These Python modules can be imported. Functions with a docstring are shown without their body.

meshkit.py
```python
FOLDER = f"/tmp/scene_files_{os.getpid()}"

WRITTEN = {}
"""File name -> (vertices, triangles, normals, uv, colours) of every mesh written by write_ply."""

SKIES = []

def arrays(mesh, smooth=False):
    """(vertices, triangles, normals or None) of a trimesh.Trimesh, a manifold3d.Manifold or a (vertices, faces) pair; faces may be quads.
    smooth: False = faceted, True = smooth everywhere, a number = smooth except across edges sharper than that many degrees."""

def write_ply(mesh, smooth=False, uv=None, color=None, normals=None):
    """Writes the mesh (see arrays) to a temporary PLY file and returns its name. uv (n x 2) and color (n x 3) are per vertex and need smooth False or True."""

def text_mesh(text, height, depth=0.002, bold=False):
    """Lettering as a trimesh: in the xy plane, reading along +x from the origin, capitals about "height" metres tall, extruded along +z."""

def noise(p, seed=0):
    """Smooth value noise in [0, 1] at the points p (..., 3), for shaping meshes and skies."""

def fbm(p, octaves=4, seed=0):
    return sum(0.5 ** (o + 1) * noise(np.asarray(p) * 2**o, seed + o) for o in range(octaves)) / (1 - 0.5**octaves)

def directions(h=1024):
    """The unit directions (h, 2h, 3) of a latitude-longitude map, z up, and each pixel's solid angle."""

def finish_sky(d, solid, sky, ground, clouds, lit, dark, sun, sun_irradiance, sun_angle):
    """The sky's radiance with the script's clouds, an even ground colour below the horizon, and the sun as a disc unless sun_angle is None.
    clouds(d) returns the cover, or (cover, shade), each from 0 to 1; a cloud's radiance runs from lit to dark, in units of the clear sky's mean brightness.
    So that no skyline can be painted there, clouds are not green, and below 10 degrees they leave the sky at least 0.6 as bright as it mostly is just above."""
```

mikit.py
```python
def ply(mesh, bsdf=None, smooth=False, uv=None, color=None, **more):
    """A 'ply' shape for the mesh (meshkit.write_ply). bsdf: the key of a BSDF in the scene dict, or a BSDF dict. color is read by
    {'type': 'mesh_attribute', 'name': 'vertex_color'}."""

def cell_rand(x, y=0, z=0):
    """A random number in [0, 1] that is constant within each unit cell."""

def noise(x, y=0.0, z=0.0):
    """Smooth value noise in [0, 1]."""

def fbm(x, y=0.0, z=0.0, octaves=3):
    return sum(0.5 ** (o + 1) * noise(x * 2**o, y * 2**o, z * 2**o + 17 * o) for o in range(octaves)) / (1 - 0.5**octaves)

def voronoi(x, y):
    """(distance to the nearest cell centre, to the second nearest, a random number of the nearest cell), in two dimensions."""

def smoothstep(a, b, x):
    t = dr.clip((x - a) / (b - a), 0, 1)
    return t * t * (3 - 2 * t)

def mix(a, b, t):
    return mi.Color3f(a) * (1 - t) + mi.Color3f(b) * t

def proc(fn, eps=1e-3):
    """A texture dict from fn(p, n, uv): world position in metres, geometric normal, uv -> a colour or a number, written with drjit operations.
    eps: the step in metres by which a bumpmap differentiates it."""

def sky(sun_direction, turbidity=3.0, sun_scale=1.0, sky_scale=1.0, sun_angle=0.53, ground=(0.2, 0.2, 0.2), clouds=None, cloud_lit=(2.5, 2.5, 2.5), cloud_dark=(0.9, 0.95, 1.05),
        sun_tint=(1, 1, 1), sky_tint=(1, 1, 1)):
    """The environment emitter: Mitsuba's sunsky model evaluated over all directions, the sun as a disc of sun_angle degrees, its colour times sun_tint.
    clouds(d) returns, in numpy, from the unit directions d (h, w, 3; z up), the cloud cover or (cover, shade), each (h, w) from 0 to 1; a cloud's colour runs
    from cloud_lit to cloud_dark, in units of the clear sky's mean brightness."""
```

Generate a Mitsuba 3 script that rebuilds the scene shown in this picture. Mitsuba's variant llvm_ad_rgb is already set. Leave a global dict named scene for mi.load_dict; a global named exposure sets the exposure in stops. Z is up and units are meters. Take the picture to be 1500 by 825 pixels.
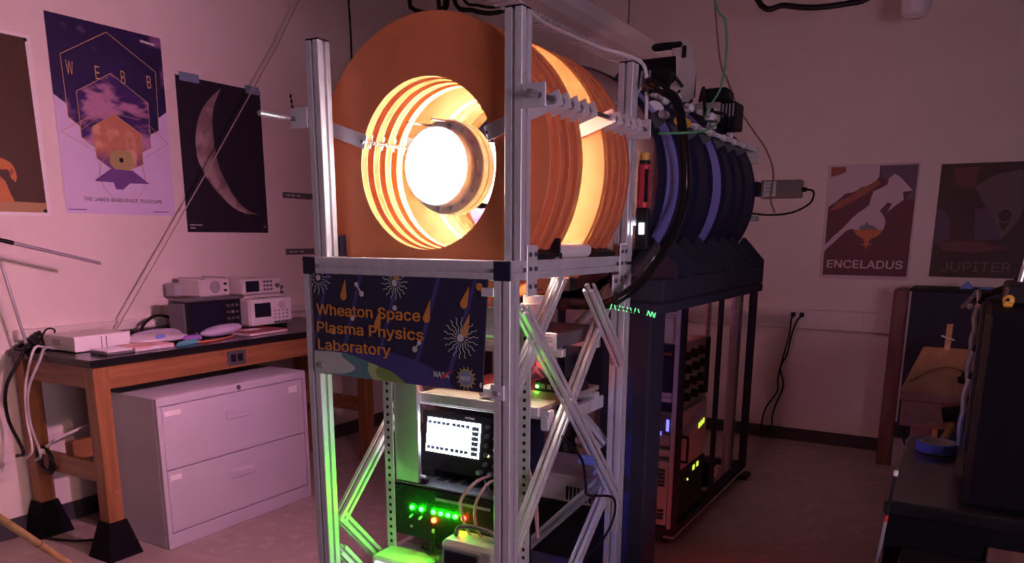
import math, random
import numpy as np, trimesh, drjit as dr, mitsuba as mi
import mikit, meshkit
from shapely.geometry import Polygon, Point, LineString
from shapely import affinity
from mikit import proc, noise, fbm, mix, smoothstep
random.seed(7); np.random.seed(7)
T4 = mi.ScalarTransform4f
scene, labels = {}, {}
V = np.array

# ------------------------------------------------------------------ camera, light levels, exposure
PITCH, ROLL, YAW, FPX, EYE = .218, .0045, .53, 1143.0, V([0, 0, 1.42])
_h = V([-math.sin(YAW), math.cos(YAW), 0]); _r = V([math.cos(YAW), math.sin(YAW), 0]); _z = V([0, 0, 1.])
_F = math.cos(PITCH) * _h - math.sin(PITCH) * _z
_U = math.cos(ROLL) * (math.sin(PITCH) * _h + math.cos(PITCH) * _z) - math.sin(ROLL) * _r
scene['camera'] = {'type': 'perspective', 'fov': math.degrees(2 * math.atan(750 / FPX)), 'fov_axis': 'x', 'near_clip': .05, 'far_clip': 60,
                   'principal_point_offset_y': -(600 - 412.5) / 825,
                   'to_world': T4().look_at(origin=EYE.tolist(), target=(EYE + _F).tolist(), up=_U.tolist())}
exposure = 0.0
L_WINDOW = (62, 48, 53)          # glowing plasma seen through the front viewport
L_TUBE = (310, 150, 104)          # glowing glass tube between the two coil groups
L_SIDE_FILL = (2700, 1150, 1900)      # added lamp in an invented side port, lights the left wall
L_REAR = (110, 50, 66)         # rear viewport, facing the back wall
L_AMBIENT = (.38, .17, .25)         # added red-violet ceiling panel for ambient light, out of view
L_FILL = (10.0, 6.9, 9.9)      # added frontal fill light, shaped as a display behind the camera

# ------------------------------------------------------------------ materials
def mat(name, col, rough=.5, metal=0., spec=.5, **k):
    scene['m_' + name] = {'type': 'twosided', 'b': {'type': 'principled', 'base_color': col if isinstance(col, dict) else {'type': 'rgb', 'value': list(col)},
                                                    'roughness': rough, 'metallic': metal, 'specular': spec, **k}}
def grainy(a, b, sx, sy, sz):
    return proc(lambda p, n, uv: mix(a, b, fbm(p.x * sx, p.y * sy, p.z * sz)))
mat('wall', proc(lambda p, n, uv: mix((.74, .655, .585), (.80, .71, .64), fbm(p.x * 5, p.y * 5, p.z * 5))), .6, spec=.3)
mat('floor', proc(lambda p, n, uv: mix(mix((.33, .26, .225), (.39, .31, .265), fbm(p.x * 3, p.y * 3, 1.)), (.42, .34, .29), smoothstep(.45, .85, fbm(p.x * 22, p.y * 22, 3.)))), .42, spec=.4)
mat('ceiling', (.26, .23, .21), .8)  # unseen ceiling kept dark to lower the bounced light
mat('dark_wall', (.10, .085, .08), .9)  # unseen right and front walls darkened to cut bounced light
mat('baseboard', (.045, .042, .05), .45)
mat('duct', (.74, .66, .61), .5)
mat('orange', proc(lambda p, n, uv: mix((.74, .215, .085), (.82, .25, .10), fbm(p.x * 9, p.y * 9, p.z * 9))), .5, spec=.35)
mat('alu', proc(lambda p, n, uv: mix((.66, .65, .66), (.76, .75, .76), noise(p.x * 90, p.y * 90, p.z * 6))), .42, .3)
mat('alu_bright', (.80, .79, .80), .4, .35)
mat('steel', (.62, .60, .64), .32, .75)
mat('steel_dark', (.16, .155, .17), .4, .6)
mat('black', (.010, .009, .012), .5, spec=.25)
mat('black_gloss', proc(lambda p, n, uv: mix((.008, .007, .009), (.014, .013, .014), fbm(p.x * 14, p.y * 14, p.z * 14))), .2, spec=.3)
mat('black_matte', (.034, .034, .055), .75, spec=.2)
mat('black_flat', (.006, .005, .008), .7, spec=.08)
mat('rubber', (.012, .012, .014), .65, spec=.3)
mat('navy', proc(lambda p, n, uv: mix((.010, .010, .034), (.016, .017, .05), fbm(p.x * 12, p.y * 12, p.z * 12))), .5, spec=.4)
mat('blue_sheen_tape', proc(lambda p, n, uv: mix((.21, .21, .60), (.25, .25, .68), fbm(p.x * 4, p.y * 60, p.z * 4))), .35, spec=.6)  # bright sheen of the coil rims painted into the tape colour
mat('blue_dim', (.09, .09, .30), .42)
def wood(a, b, ax):
    def f(p, n, uv):
        q = (p.x, p.y, p.z); s = [38.] * 3; s[ax] = 2.2
        return mix(a, b, smoothstep(.25, .8, fbm(q[0] * s[0], q[1] * s[1], q[2] * s[2])))
    return proc(f)
mat('oak', wood((.24, .095, .036), (.34, .15, .06), 2), .4)
mat('oak_y', wood((.24, .095, .036), (.34, .15, .06), 1), .4)
mat('oak_x', wood((.24, .095, .036), (.34, .15, .06), 0), .4)
mat('pine', wood((.50, .27, .12), (.62, .36, .17), 1), .5)
mat('brown_panel', wood((.12, .05, .035), (.17, .075, .05), 2), .45)
mat('bamboo', wood((.55, .33, .13), (.66, .42, .18), 0), .45)
mat('cabinet', (.52, .49, .53), .4)
mat('cabinet_dark', (.33, .31, .33), .45)
mat('white', (.80, .77, .76), .45)
mat('offwhite', (.62, .56, .52), .45)
mat('grey', (.36, .34, .35), .5)
mat('dgrey', (.12, .115, .125), .45)
mat('beige', (.40, .34, .29), .55)
mat('brick', (.20, .165, .15), .5)
mat('paper', (.82, .78, .76), .7, spec=.2)
mat('lilac', (.60, .50, .66), .55)
mat('red', (.55, .03, .045), .38)
mat('maroon', (.33, .05, .06), .5)
mat('yellow', (.75, .42, .05), .4)
mat('painter_blue', (.16, .24, .66), .5)
mat('teal', (.12, .42, .46), .45)
mat('purple', (.36, .16, .55), .4)
mat('pink_cable', (.72, .40, .36), .45)
mat('white_cable', (.74, .68, .66), .45)
mat('orange_cable', (.72, .2, .09), .45)
mat('green_cable', (.11, .36, .17), .45)
mat('brown_cable', (.27, .17, .1), .5)
mat('screen_off', (.012, .012, .03), .18)
mat('clear', (.70, .62, .66), .15, spec=.6)
# print colours
for n_, c_ in dict(ink_navy=(.030, .026, .060), ink_orange=(.62, .26, .055), ink_white=(.62, .60, .57), ink_cream=(.50, .56, .47), ink_teal=(.11, .26, .25), ink_green=(.20, .34, .08),
                   ink_lime=(.42, .55, .22), ink_purple=(.062, .058, .20), ink_red=(.5, .05, .05), ink_gold=(.42, .33, .13), ink_globe=(.20, .27, .38), ink_lilac=(.66, .56, .74),
                   ink_gilt=(.55, .36, .16), ink_violet=(.16, .08, .26), ink_black=(.02, .016, .028), ink_dim=(.25, .2, .22), ink_maroon=(.13, .035, .045), ink_blush=(.60, .49, .50),
                   ink_rust=(.34, .10, .06), ink_slate=(.14, .10, .12), ink_flame=(.55, .17, .05), ink_city=(.19, .18, .20), ink_umber=(.062, .035, .032), ink_ash=(.13, .095, .095),
                   ink_plum=(.10, .06, .10), ink_wine=(.14, .05, .06), ink_tan=(.17, .12, .115), ink_skin=(.52, .19, .06), ink_bark=(.075, .042, .026), ink_straw=(.42, .26, .12)).items():
    mat(n_, c_, .5, spec=.35)
mat('ink_nebula', proc(lambda p, n, uv: mix(mix((.010, .010, .04), (.04, .022, .10), fbm(p.y * 5, p.z * 5, 2.)), (.24, .11, .26), smoothstep(.58, .8, fbm(p.y * 9, p.z * 9, 8., 4)))), .45)
mat('ink_galaxy', proc(lambda p, n, uv: mix((.05, .025, .13), (.48, .24, .36), smoothstep(.42, .72, fbm(p.y * 11, p.z * 22, 4., 4)))), .45)
mat('ink_pillars', proc(lambda p, n, uv: mix(mix((.14, .06, .24), (.52, .22, .12), smoothstep(1.80, 1.90, p.z + .06 * fbm(p.y * 20, p.z * 20, 1.))), (.66, .38, .22), smoothstep(.52, .75, fbm(p.y * 14, p.z * 14, 6., 4)))), .45)
mat('ink_moon', proc(lambda p, n, uv: mix((.13, .09, .088), (.44, .32, .30), (.35 + .65 * smoothstep(.3, .7, fbm(p.y * 18, p.z * 18, 3., 4))) * (1 - .9 * smoothstep(.03, .15, p.y - 3.0445 - 2.09 * dr.square(p.z - 1.909))))), .5)
def emitter(rgb): return {'type': 'area', 'radiance': {'type': 'rgb', 'value': [float(c) for c in rgb]}, 'sampling_weight': 6.0 if rgb in (L_SIDE_FILL, L_FILL) else 4.0 if rgb in (L_WINDOW, L_TUBE, L_AMBIENT) else 1.0 if rgb is L_REAR or max(rgb) > 99 else .03}
# translucent orange plastic skin of the coil rims; inner colour lightened to look brighter lit
for n_, c_, dt_ in (('inner_skin', (.97, .46, .17), .9), ('outer_skin', (.97, .33, .18), .95)):
    scene['m_' + n_] = {'type': 'principledthin', 'base_color': {'type': 'rgb', 'value': list(c_)}, 'roughness': .5, 'diff_trans': dt_, 'spec_trans': 0.0, 'eta': 1.3}
mat('liner', (.96, .95, .94), .15, 1.)

# ------------------------------------------------------------------ mesh helpers
def numbered(k):
    if k not in scene and k not in labels: return k
    i = 1
    while '%s_%03d' % (k, i) in scene or '%s_%03d' % (k, i) in labels: i += 1
    return '%s_%03d' % (k, i)
def thing(name, label, cat, group=None):
    k = numbered(name); labels[k] = {'label': label, 'category': cat}
    if group: labels[k]['group'] = group
    return k
def obj(name, mesh, m, parent=None, smooth=False, emit=None, label=None, kind=None):
    k = numbered((parent + '__' if parent else '') + name)
    if isinstance(mesh, list): mesh = join(mesh)
    scene[k] = mikit.ply(mesh, 'm_' + m, smooth=smooth)
    if emit is not None: scene[k]['emitter'] = emitter(emit)
    d = {}
    if label: d['label'] = label
    if kind: d['kind'] = kind
    if d: labels[k] = d
    return k
def solo(name, mesh, m, label, cat, group=None, smooth=False, emit=None):
    k = obj(name, mesh, m, None, smooth, emit); labels[k] = {'label': label, 'category': cat}
    if group: labels[k]['group'] = group
    return k
def struct(name, mesh, m, smooth=False):
    k = obj(name, mesh, m, None, smooth); labels[k] = {'kind': 'structure', 'label': name.replace('_', ' ')}
    return k
def join(ms): return trimesh.util.concatenate([trimesh.Trimesh(*m, process=False) if isinstance(m, tuple) else m for m in ms])
def box(x0, x1, y0, y1, z0, z1, b=.003):
    lo, hi = V([min(x0, x1), min(y0, y1), min(z0, z1)]), V([max(x0, x1), max(y0, y1), max(z0, z1)])
    b = min(b, (hi - lo).min() * .45)
    if b <= 0: return trimesh.creation.box(bounds=[lo, hi])
    pts = []
    for s in np.ndindex(2, 2, 2):
        c = np.where(V(s) == 1, hi, lo); d = np.where(V(s) == 1, -b, b)
        for k in range(3):
            q = c + d; q[k] = c[k]; pts.append(q)
    return trimesh.convex.convex_hull(V(pts))
def frame_of(d):
    d = V(d, float) / np.linalg.norm(d)
    a = V([0, 0, 1.]) if abs(d[2]) < .95 else V([1., 0, 0])
    u = np.cross(a, d); u /= np.linalg.norm(u)
    return d, u, np.cross(d, u)
def cyl(p0, p1, r, n=20, r1=None):
    p0, p1 = V(p0, float), V(p1, float); d, u, w = frame_of(p1 - p0); r1 = r if r1 is None else r1
    a = np.arange(n) * 2 * np.pi / n; ring = np.cos(a)[:, None] * u + np.sin(a)[:, None] * w
    v = np.vstack([p0 + ring * r, p1 + ring * r1, p0[None], p1[None]]); i = np.arange(n); j = (i + 1) % n
    f = np.vstack([np.c_[i, j, j + n], np.c_[i, j + n, i + n], np.c_[j, i, 0 * i + 2 * n], np.c_[i + n, j + n, 0 * i + 2 * n + 1]])
    return outward(trimesh.Trimesh(v, f, process=False))
def outward(m):
    if m.volume < 0: m.invert()
    return m
def lathe(p0, d, prof, n=64, closed=True):
    """revolve (radius, distance along d) points about the axis through p0"""
    d, u, w = frame_of(d); a = np.arange(n) * 2 * np.pi / n
    ring = np.cos(a)[:, None] * u + np.sin(a)[:, None] * w
    v = np.vstack([V(p0) + ring * r + d * t for r, t in prof]); m = len(prof); f = []
    i = np.arange(n); j = (i + 1) % n
    for k in range(m if closed else m - 1):
        a0, b0 = k * n, ((k + 1) % m) * n
        f += [np.c_[a0 + i, a0 + j, b0 + j], np.c_[a0 + i, b0 + j, b0 + i]]
    mesh = trimesh.Trimesh(v, np.vstack(f), process=False)
    if closed and mesh.volume < 0: mesh.invert()
    return mesh
def spline(pts, n=8):
    p = V(pts, float)
    if len(p) < 3: return p
    q = np.vstack([2 * p[0] - p[1], p, 2 * p[-1] - p[-2]]); out = []
    for i in range(1, len(q) - 2):
        for t in np.arange(n) / n:
            out.append(.5 * (2 * q[i] + (q[i + 1] - q[i - 1]) * t + (2 * q[i - 1] - 5 * q[i] + 4 * q[i + 1] - q[i + 2]) * t * t + (3 * q[i] - q[i - 1] - 3 * q[i + 1] + q[i + 2]) * t ** 3))
    return V(out + [p[-1]])
def tube(pts, r, sides=8, n=8):
    p = spline(pts, n); t = np.gradient(p, axis=0); t /= np.linalg.norm(t, axis=1, keepdims=True) + 1e-12
    _, u, _ = frame_of(t[0]); a = np.arange(sides) * 2 * np.pi / sides; v = []
    for k in range(len(p)):
        u = u - (u @ t[k]) * t[k]; u /= np.linalg.norm(u); w = np.cross(t[k], u)
        v.append(p[k] + r * (np.cos(a)[:, None] * u + np.sin(a)[:, None] * w))
    m = len(p); i = np.arange(sides); j = (i + 1) % sides; f = []
    for k in range(m - 1): f += [np.c_[k * sides + i, k * sides + j, (k + 1) * sides + j], np.c_[k * sides + i, (k + 1) * sides + j, (k + 1) * sides + i]]
    v = np.vstack(v + [p[:1], p[-1:]]); f += [np.c_[j, i, 0 * i + m * sides], np.c_[(m - 1) * sides + i, (m - 1) * sides + j, 0 * i + m * sides + 1]]
    return outward(trimesh.Trimesh(v, np.vstack(f), process=False))
def ext(poly, t):
    gs = [g for g in getattr(poly, 'geoms', [poly]) if g.geom_type == 'Polygon' and g.area > 1e-9]
    return trimesh.util.concatenate([trimesh.creation.extrude_polygon(g, t, engine='earcut') for g in gs])
def place(mesh, o, ex, ey, ez):
    m = np.eye(4); m[:3, 0], m[:3, 1], m[:3, 2], m[:3, 3] = ex, ey, ez, o
    q = mesh.copy(); q.apply_transform(m); return q
def tslot_poly(s):
    h = s / 2; P = Polygon([(-h + .0015, -h), (h - .0015, -h), (h, -h + .0015), (h, h - .0015), (h - .0015, h), (-h + .0015, h), (-h, h - .0015), (-h, -h + .0015)])
    slot = Polygon([(-.0042, -h - .001), (.0042, -h - .001), (.0042, -h + .004), (.0085, -h + .006), (.0045, -h + .0115), (-.0045, -h + .0115), (-.0085, -h + .006), (-.0042, -h + .004)])
    for a in (0, 90, 180, 270): P = P.difference(affinity.rotate(slot, a, origin=(0, 0)))
    return P
_ts = {}
def tslot(p0, p1, s=.04, up=(1, 0, 0)):
    p0, p1 = V(p0, float), V(p1, float); d = p1 - p0; L = np.linalg.norm(d); d = d / L
    if s not in _ts: _ts[s] = tslot_poly(s)
    u = V(up, float); u = u - (u @ d) * d; u /= np.linalg.norm(u)
    return place(ext(_ts[s], L), p0, u, np.cross(d, u), d)
def disc(c, n, r, t=.002, k=24): c, n = V(c, float), V(n, float); return cyl(c, c + n * t, r, k)
def hexnut(c, d, r, t): return cyl(c, V(c) + V(d) * t, r, 6)
def bolt(parent, c, d, r=.006, m='steel', name='bolt'):
    return obj(name, [cyl(c, V(c) + V(d) * r * .8, r, 12, r * .85), cyl(V(c) + V(d) * r * .8, V(c) + V(d) * r * .9, r * .5, 6)], m, parent)

# ------------------------------------------------------------------ the room
X0, X1, Y0, Y1, ZC = -3.84, 3.0, -2.4, 5.72, 3.35
struct('floor', box(X0 - .1, X1 + .1, Y0 - .1, Y1 + .1, -.1, 0, 0), 'floor')
struct('ceiling', box(X0 - .1, X1 + .1, Y0 - .1, Y1 + .1, ZC, ZC + .1, 0), 'ceiling')
struct('wall_left', box(X0 - .1, X0, Y0 - .1, Y1 + .1, 0, ZC, 0), 'wall')
struct('wall_back', box(X0, X1, Y1, Y1 + .1, 0, ZC, 0), 'wall')
struct('wall_right', box(X1, X1 + .1, Y0 - .1, Y1 + .1, 0, ZC, 0), 'dark_wall')
struct('wall_front', box(X0, X1, Y0 - .1, Y0, 0, ZC, 0), 'dark_wall')
struct('wall_pilaster', box(X0, -2.65, Y1 - .30, Y1, 0, ZC, 0), 'wall')
struct('baseboard_left', box(X0, X0 + .012, Y0, Y1 - .30, 0, .095), 'baseboard')
struct('baseboard_back', box(-2.65, X1, Y1 - .012, Y1, 0, .088), 'baseboard')
# surface raceways on the walls
def raceway(label, x0, x1, y0, y1, z0, z1, ax):
    t = thing('cable_raceway', label, 'raceway')
    obj('channel', box(x0, x1, y0, y1, z0, z1, .006), 'duct', t)
    obj('cover_seam', box(x0 - .002 * (ax == 1) * 0, x1 + .002 * (ax == 0), y0 - .002 * (ax == 1), y1, z0 + .030, z0 + .036, .0005), 'duct', t)
    return t
rw = raceway('long beige cable raceway along the back wall with two black plugs', -2.65, 2.2, Y1 - .05, Y1 - .0005, .805, .94, 1)
for x in (-.62, -1.9, .6): obj('joint_cover', box(x, x + .012, Y1 - .054, Y1 - .045, .80, .945, .002), 'duct', rw)
rl = raceway('low pale raceway along the left wall behind the lab table', X0 + .0005, X0 + .045, 1.95, 5.0, .935, .985, 0)

# ------------------------------------------------------------------ left wall: posters
def flat(name, parent, poly, m, o, ex, ey, ez, level, t=.0005, smooth=False):
    return obj(name, place(ext(poly, t), V(o) + V(ez) * level * .0006, ex, ey, ez), m, parent)
def uvp(pts, W, H): return Polygon([(u * W, v * H) for u, v in pts]).buffer(0)
def lettering(text, x, y, h, width=None, bold=False, t=.0005):
    m = meshkit.text_mesh(text, h, t, bold); b = m.bounds
    if width: m.apply_transform(np.diag([width / (b[1, 0] - b[0, 0]), 1, 1, 1]))
    m.apply_translation([x - m.bounds[0, 0], y, 0]); return m
EY, EZ, EX = V([0, 1., 0]), V([0, 0, 1.]), V([1., 0, 0])
def wallpart(t, name, mesh, m, o, ex, ey, ez, level): return obj(name, place(mesh, V(o) + V(ez) * level * .0006, ex, ey, ez), m, t)
def outline(pts, W, H, w): return LineString([(u * W, v * H) for u, v in list(pts) + [pts[0]]]).buffer(w)

# telescope poster
W, H = .605, .905; o = (X0 + .003, 2.27, 1.523)
t = thing('wall_poster', 'tall poster with dark hexagons and a gold-mirrored telescope lettered WEBB on the left wall', 'poster')
A = (o, EY, EZ, EX)
obj('sheet', place(ext(Polygon([(0, 0), (W, 0), (W, H), (0, H)]), .001), V(o) - V(EX) * .001, EY, EZ, EX), 'ink_lilac', t)
flat('night_sky_print', t, uvp([(0, 1), (1, 1), (1, .595), (.919, .558), (.49, .524), (.107, .557), (0, .602)], W, H), 'ink_nebula', *A, 0)
h1 = [(.497, .965), (.924, .809), (.905, .485), (.455, .335), (.1, .496), (.09, .805)]
h2 = [(.498, .755), (.821, .63), (.812, .381), (.469, .277), (.191, .399), (.187, .632)]
h3 = [(.494, .541), (.725, .454), (.72, .286), (.483, .219), (.3, .297), (.289, .461)]
for i, (h, m) in enumerate(((h1, 'ink_nebula'), (h2, 'ink_galaxy'), (h3, 'ink_pillars'))):
    flat('hexagon_print', t, uvp(h, W, H), m, *A, 1 + 2 * i); flat('hexagon_outline', t, outline(h, W, H, .0016), 'ink_gilt', *A, 2 + 2 * i)
flat('telescope_mirror_print', t, uvp([(.418, .333), (.483, .353), (.607, .349), (.634, .283), (.589, .249), (.45, .245), (.407, .275)], W, H), 'ink_gold', *A, 8)
flat('secondary_mirror_print', t, Point(.515 * W, .298 * H).buffer(.012), 'ink_black', *A, 9)
flat('sunshield_print', t, uvp([(.259, .178), (.411, .245), (.612, .245), (.759, .178), (.575, .174), (.504, .136), (.443, .138), (.425, .174), (.281, .174)], W, H), 'ink_violet', *A, 9)
flat('circle_outline', t, Point(.52 * W, .21 * H).buffer(.125).difference(Point(.52 * W, .21 * H).buffer(.123)), 'ink_gilt', *A, 7)
for a in ([(.026, .417), (.245, .346)], [(.026, .417), (.275, .509)], [(.98, .414), (.795, .516)], [(.98, .414), (.731, .317)], [(.2, .44), (.42, .55)], [(.42, .55), (.72, .53)]):
    flat('thin_line_print', t, LineString([(u * W, v * H) for u, v in a]).buffer(.0011), 'ink_gilt', *A, 7)
for ch, u in zip('WEBB', (.12, .36, .585, .825)): wallpart(t, 'title_letter', lettering(ch, u * W, .711 * H, .062, .036 if ch == 'W' else .024), 'ink_gilt', *A, 9)
wallpart(t, 'caption_lettering', lettering('THE JAMES WEBB SPACE TELESCOPE', .155 * W, .068 * H, .018, .72 * W), 'ink_black', *A, 1)
for u in (.02, .78): flat('small_print_line', t, uvp([(u, .018), (u + .15, .018), (u + .15, .023), (u, .023)], W, H), 'ink_violet', *A, 1)
flat('small_print_line', t, uvp([(.80, .955), (.94, .950), (.94, .962), (.80, .967)], W, H), 'ink_white', *A, 1)

# moon poster
W, H = .585, .828; o = (X0 + .003, 2.948, 1.437); A = (o, EY, EZ, EX)
t = thing('wall_poster', 'black poster of a crescent moon taped to the left wall beside the steel frame', 'poster')
obj('sheet', place(ext(Polygon([(0, 0), (W, 0), (W, H), (0, H)]), .001), V(o) - V(EX) * .001, EY, EZ, EX), 'ink_black', t)
cres = [(.507, .967), (.40, .91), (.334, .863), (.27, .81), (.227, .758), (.19, .69), (.173, .63), (.165, .57), (.171, .506), (.188, .46), (.216, .421), (.256, .372), (.307, .327), (.36, .287), (.42, .251), (.48, .214), (.539, .182), (.63, .152), (.724, .133), (.902, .128),
        (.78, .15), (.728, .165), (.66, .195), (.603, .235), (.55, .28), (.506, .334), (.46, .385), (.429, .432), (.405, .49), (.392, .548), (.38, .61), (.377, .684), (.38, .75), (.394, .802), (.42, .86), (.464, .915)]
flat('crescent_print', t, uvp(cres, W, H), 'ink_moon', *A, 0)
for u0, u1 in ((.04, .26), (.81, .99)): flat('blue_tape_strip', t, uvp([(u0, .97), (u1, .97), (u1, 1.025), (u0, 1.025)], W, H), 'ink_globe', *A, 2)
for u0, u1, v in ((.03, .17, .045), (.03, .09, .025), (.94, .97, .04)): flat('small_print_line', t, uvp([(u0, v), (u1, v), (u1, v + .006), (u0, v + .006)], W, H), 'ink_white', *A, 0)

# cropped brown poster
W, H = .62, .80; o = (X0 + .003, 1.575, 1.505); A = (o, EY, EZ, EX)
t = thing('wall_poster', 'dark brown poster with a white border cut off at the left edge of the photo', 'poster')
obj('sheet', place(ext(Polygon([(0, 0), (W, 0), (W, H), (0, H)]), .001), V(o) - V(EX) * .001, EY, EZ, EX), 'paper', t)
flat('brown_print', t, uvp([(.03, .02), (.97, .02), (.955, .98), (.03, .98)], W, H), 'ink_bark', *A, 0)
flat('table_print', t, uvp([(.03, .02), (.97, .02), (.97, .075), (.03, .085)], W, H), 'ink_straw', *A, 1)
flat('arm_print', t, uvp([(.40, .36), (.56, .34), (.665, .318), (.718, .303), (.745, .29), (.764, .27), (.775, .235), (.777, .214), (.768, .19), (.757, .183), (.750, .20), (.742, .196), (.735, .20), (.730, .222), (.727, .243), (.71, .255), (.69, .25), (.60, .255), (.40, .26)], W, H), 'ink_skin', *A, 2)
flat('finger_shadow_print', t, uvp([(.727, .243), (.745, .262), (.757, .25), (.752, .235), (.742, .225), (.734, .22)], W, H), 'ink_rust', *A, 3)
flat('leg_print', t, uvp([(.50, .24), (.645, .225), (.69, .19), (.71, .14), (.723, .108), (.738, .085), (.73, .074), (.66, .070), (.60, .075), (.50, .09)], W, H), 'ink_skin', *A, 2)
flat('pale_curl_print', t, Point(.655 * W, .87 * H).buffer(.060).difference(Point(.645 * W, .872 * H).buffer(.047)), 'ink_straw', *A, 2)
for v in (.03, .97): flat('black_tack', t, Point(.955 * W, v * H).buffer(.008), 'ink_black', *A, 3, .003)

# ------------------------------------------------------------------ back wall: posters
EB = V([0, -1., 0])
W, H = .515, .70; o = (-.905, Y1 - .003, 1.177); A = (o, EX, EZ, EB)
t = thing('wall_poster', 'poster lettered ENCELADUS with pale plumes on dark maroon on the back wall', 'poster')
obj('sheet', place(ext(Polygon([(-.02, -.025), (W + .012, -.025), (W + .012, H + .012), (-.02, H + .012)]), .001), V(o) - EB * .001, EX, EZ, EB), 'ink_blush', t)
flat('maroon_print', t, uvp([(0, 0), (1, 0), (1, 1), (0, 1)], W, H), 'ink_maroon', *A, 0)
flat('upper_plume_print', t, uvp([(.0, .914), (.109, .93), (.181, .958), (.167, 1), (.569, 1), (.57, .898), (.50, .83), (.379, .812), (.30, .77), (.193, .756), (.10, .69), (.0, .637)], W, H), 'ink_blush', *A, 1)
flat('rust_patch_print', t, uvp([(0, 1), (.167, 1), (.181, .958), (.15, .945), (.109, .93), (.06, .93), (0, .91)], W, H), 'ink_rust', *A, 2)
flat('rust_streak_print', t, uvp([(.018, .60), (.13, .69), (.239, .732), (.38, .80), (.562, .876), (.585, .84), (.45, .755), (.33, .70), (.22, .655), (.10, .61)], W, H), 'ink_rust', *A, 2)
flat('lower_plume_print', t, uvp([(.0, .225), (.0, .282), (.09, .36), (.206, .444), (.304, .535), (.39, .59), (.484, .646), (.50, .71), (.522, .773), (.60, .80), (.672, .829), (.686, .888), (.744, .923), (.80, .90), (.854, .862), (.965, .772), (.857, .759), (.876, .693), (.80, .65), (.702, .583), (.75, .66), (.70, .67), (.616, .599), (.5, .5), (.392, .45), (.25, .42), (.149, .34)], W, H), 'ink_blush', *A, 3)
flat('night_patch_print', t, uvp([(.569, 1), (1, 1), (1, .70), (.92, .69), (.895, .72), (.965, .772), (.92, .82), (.854, .862), (.80, .90), (.744, .923), (.70, .905), (.672, .87), (.60, .90)], W, H), 'ink_slate', *A, 2)
flat('globe_print', t, Point(.503 * W, .48 * H).buffer(.098), 'ink_blush', *A, 4)
flat('globe_base_print', t, Point(.503 * W, .48 * H).buffer(.098).intersection(Polygon([(0, 0), (W, 0), (W, .425 * H), (0, .425 * H)])), 'ink_flame', *A, 5)
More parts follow.
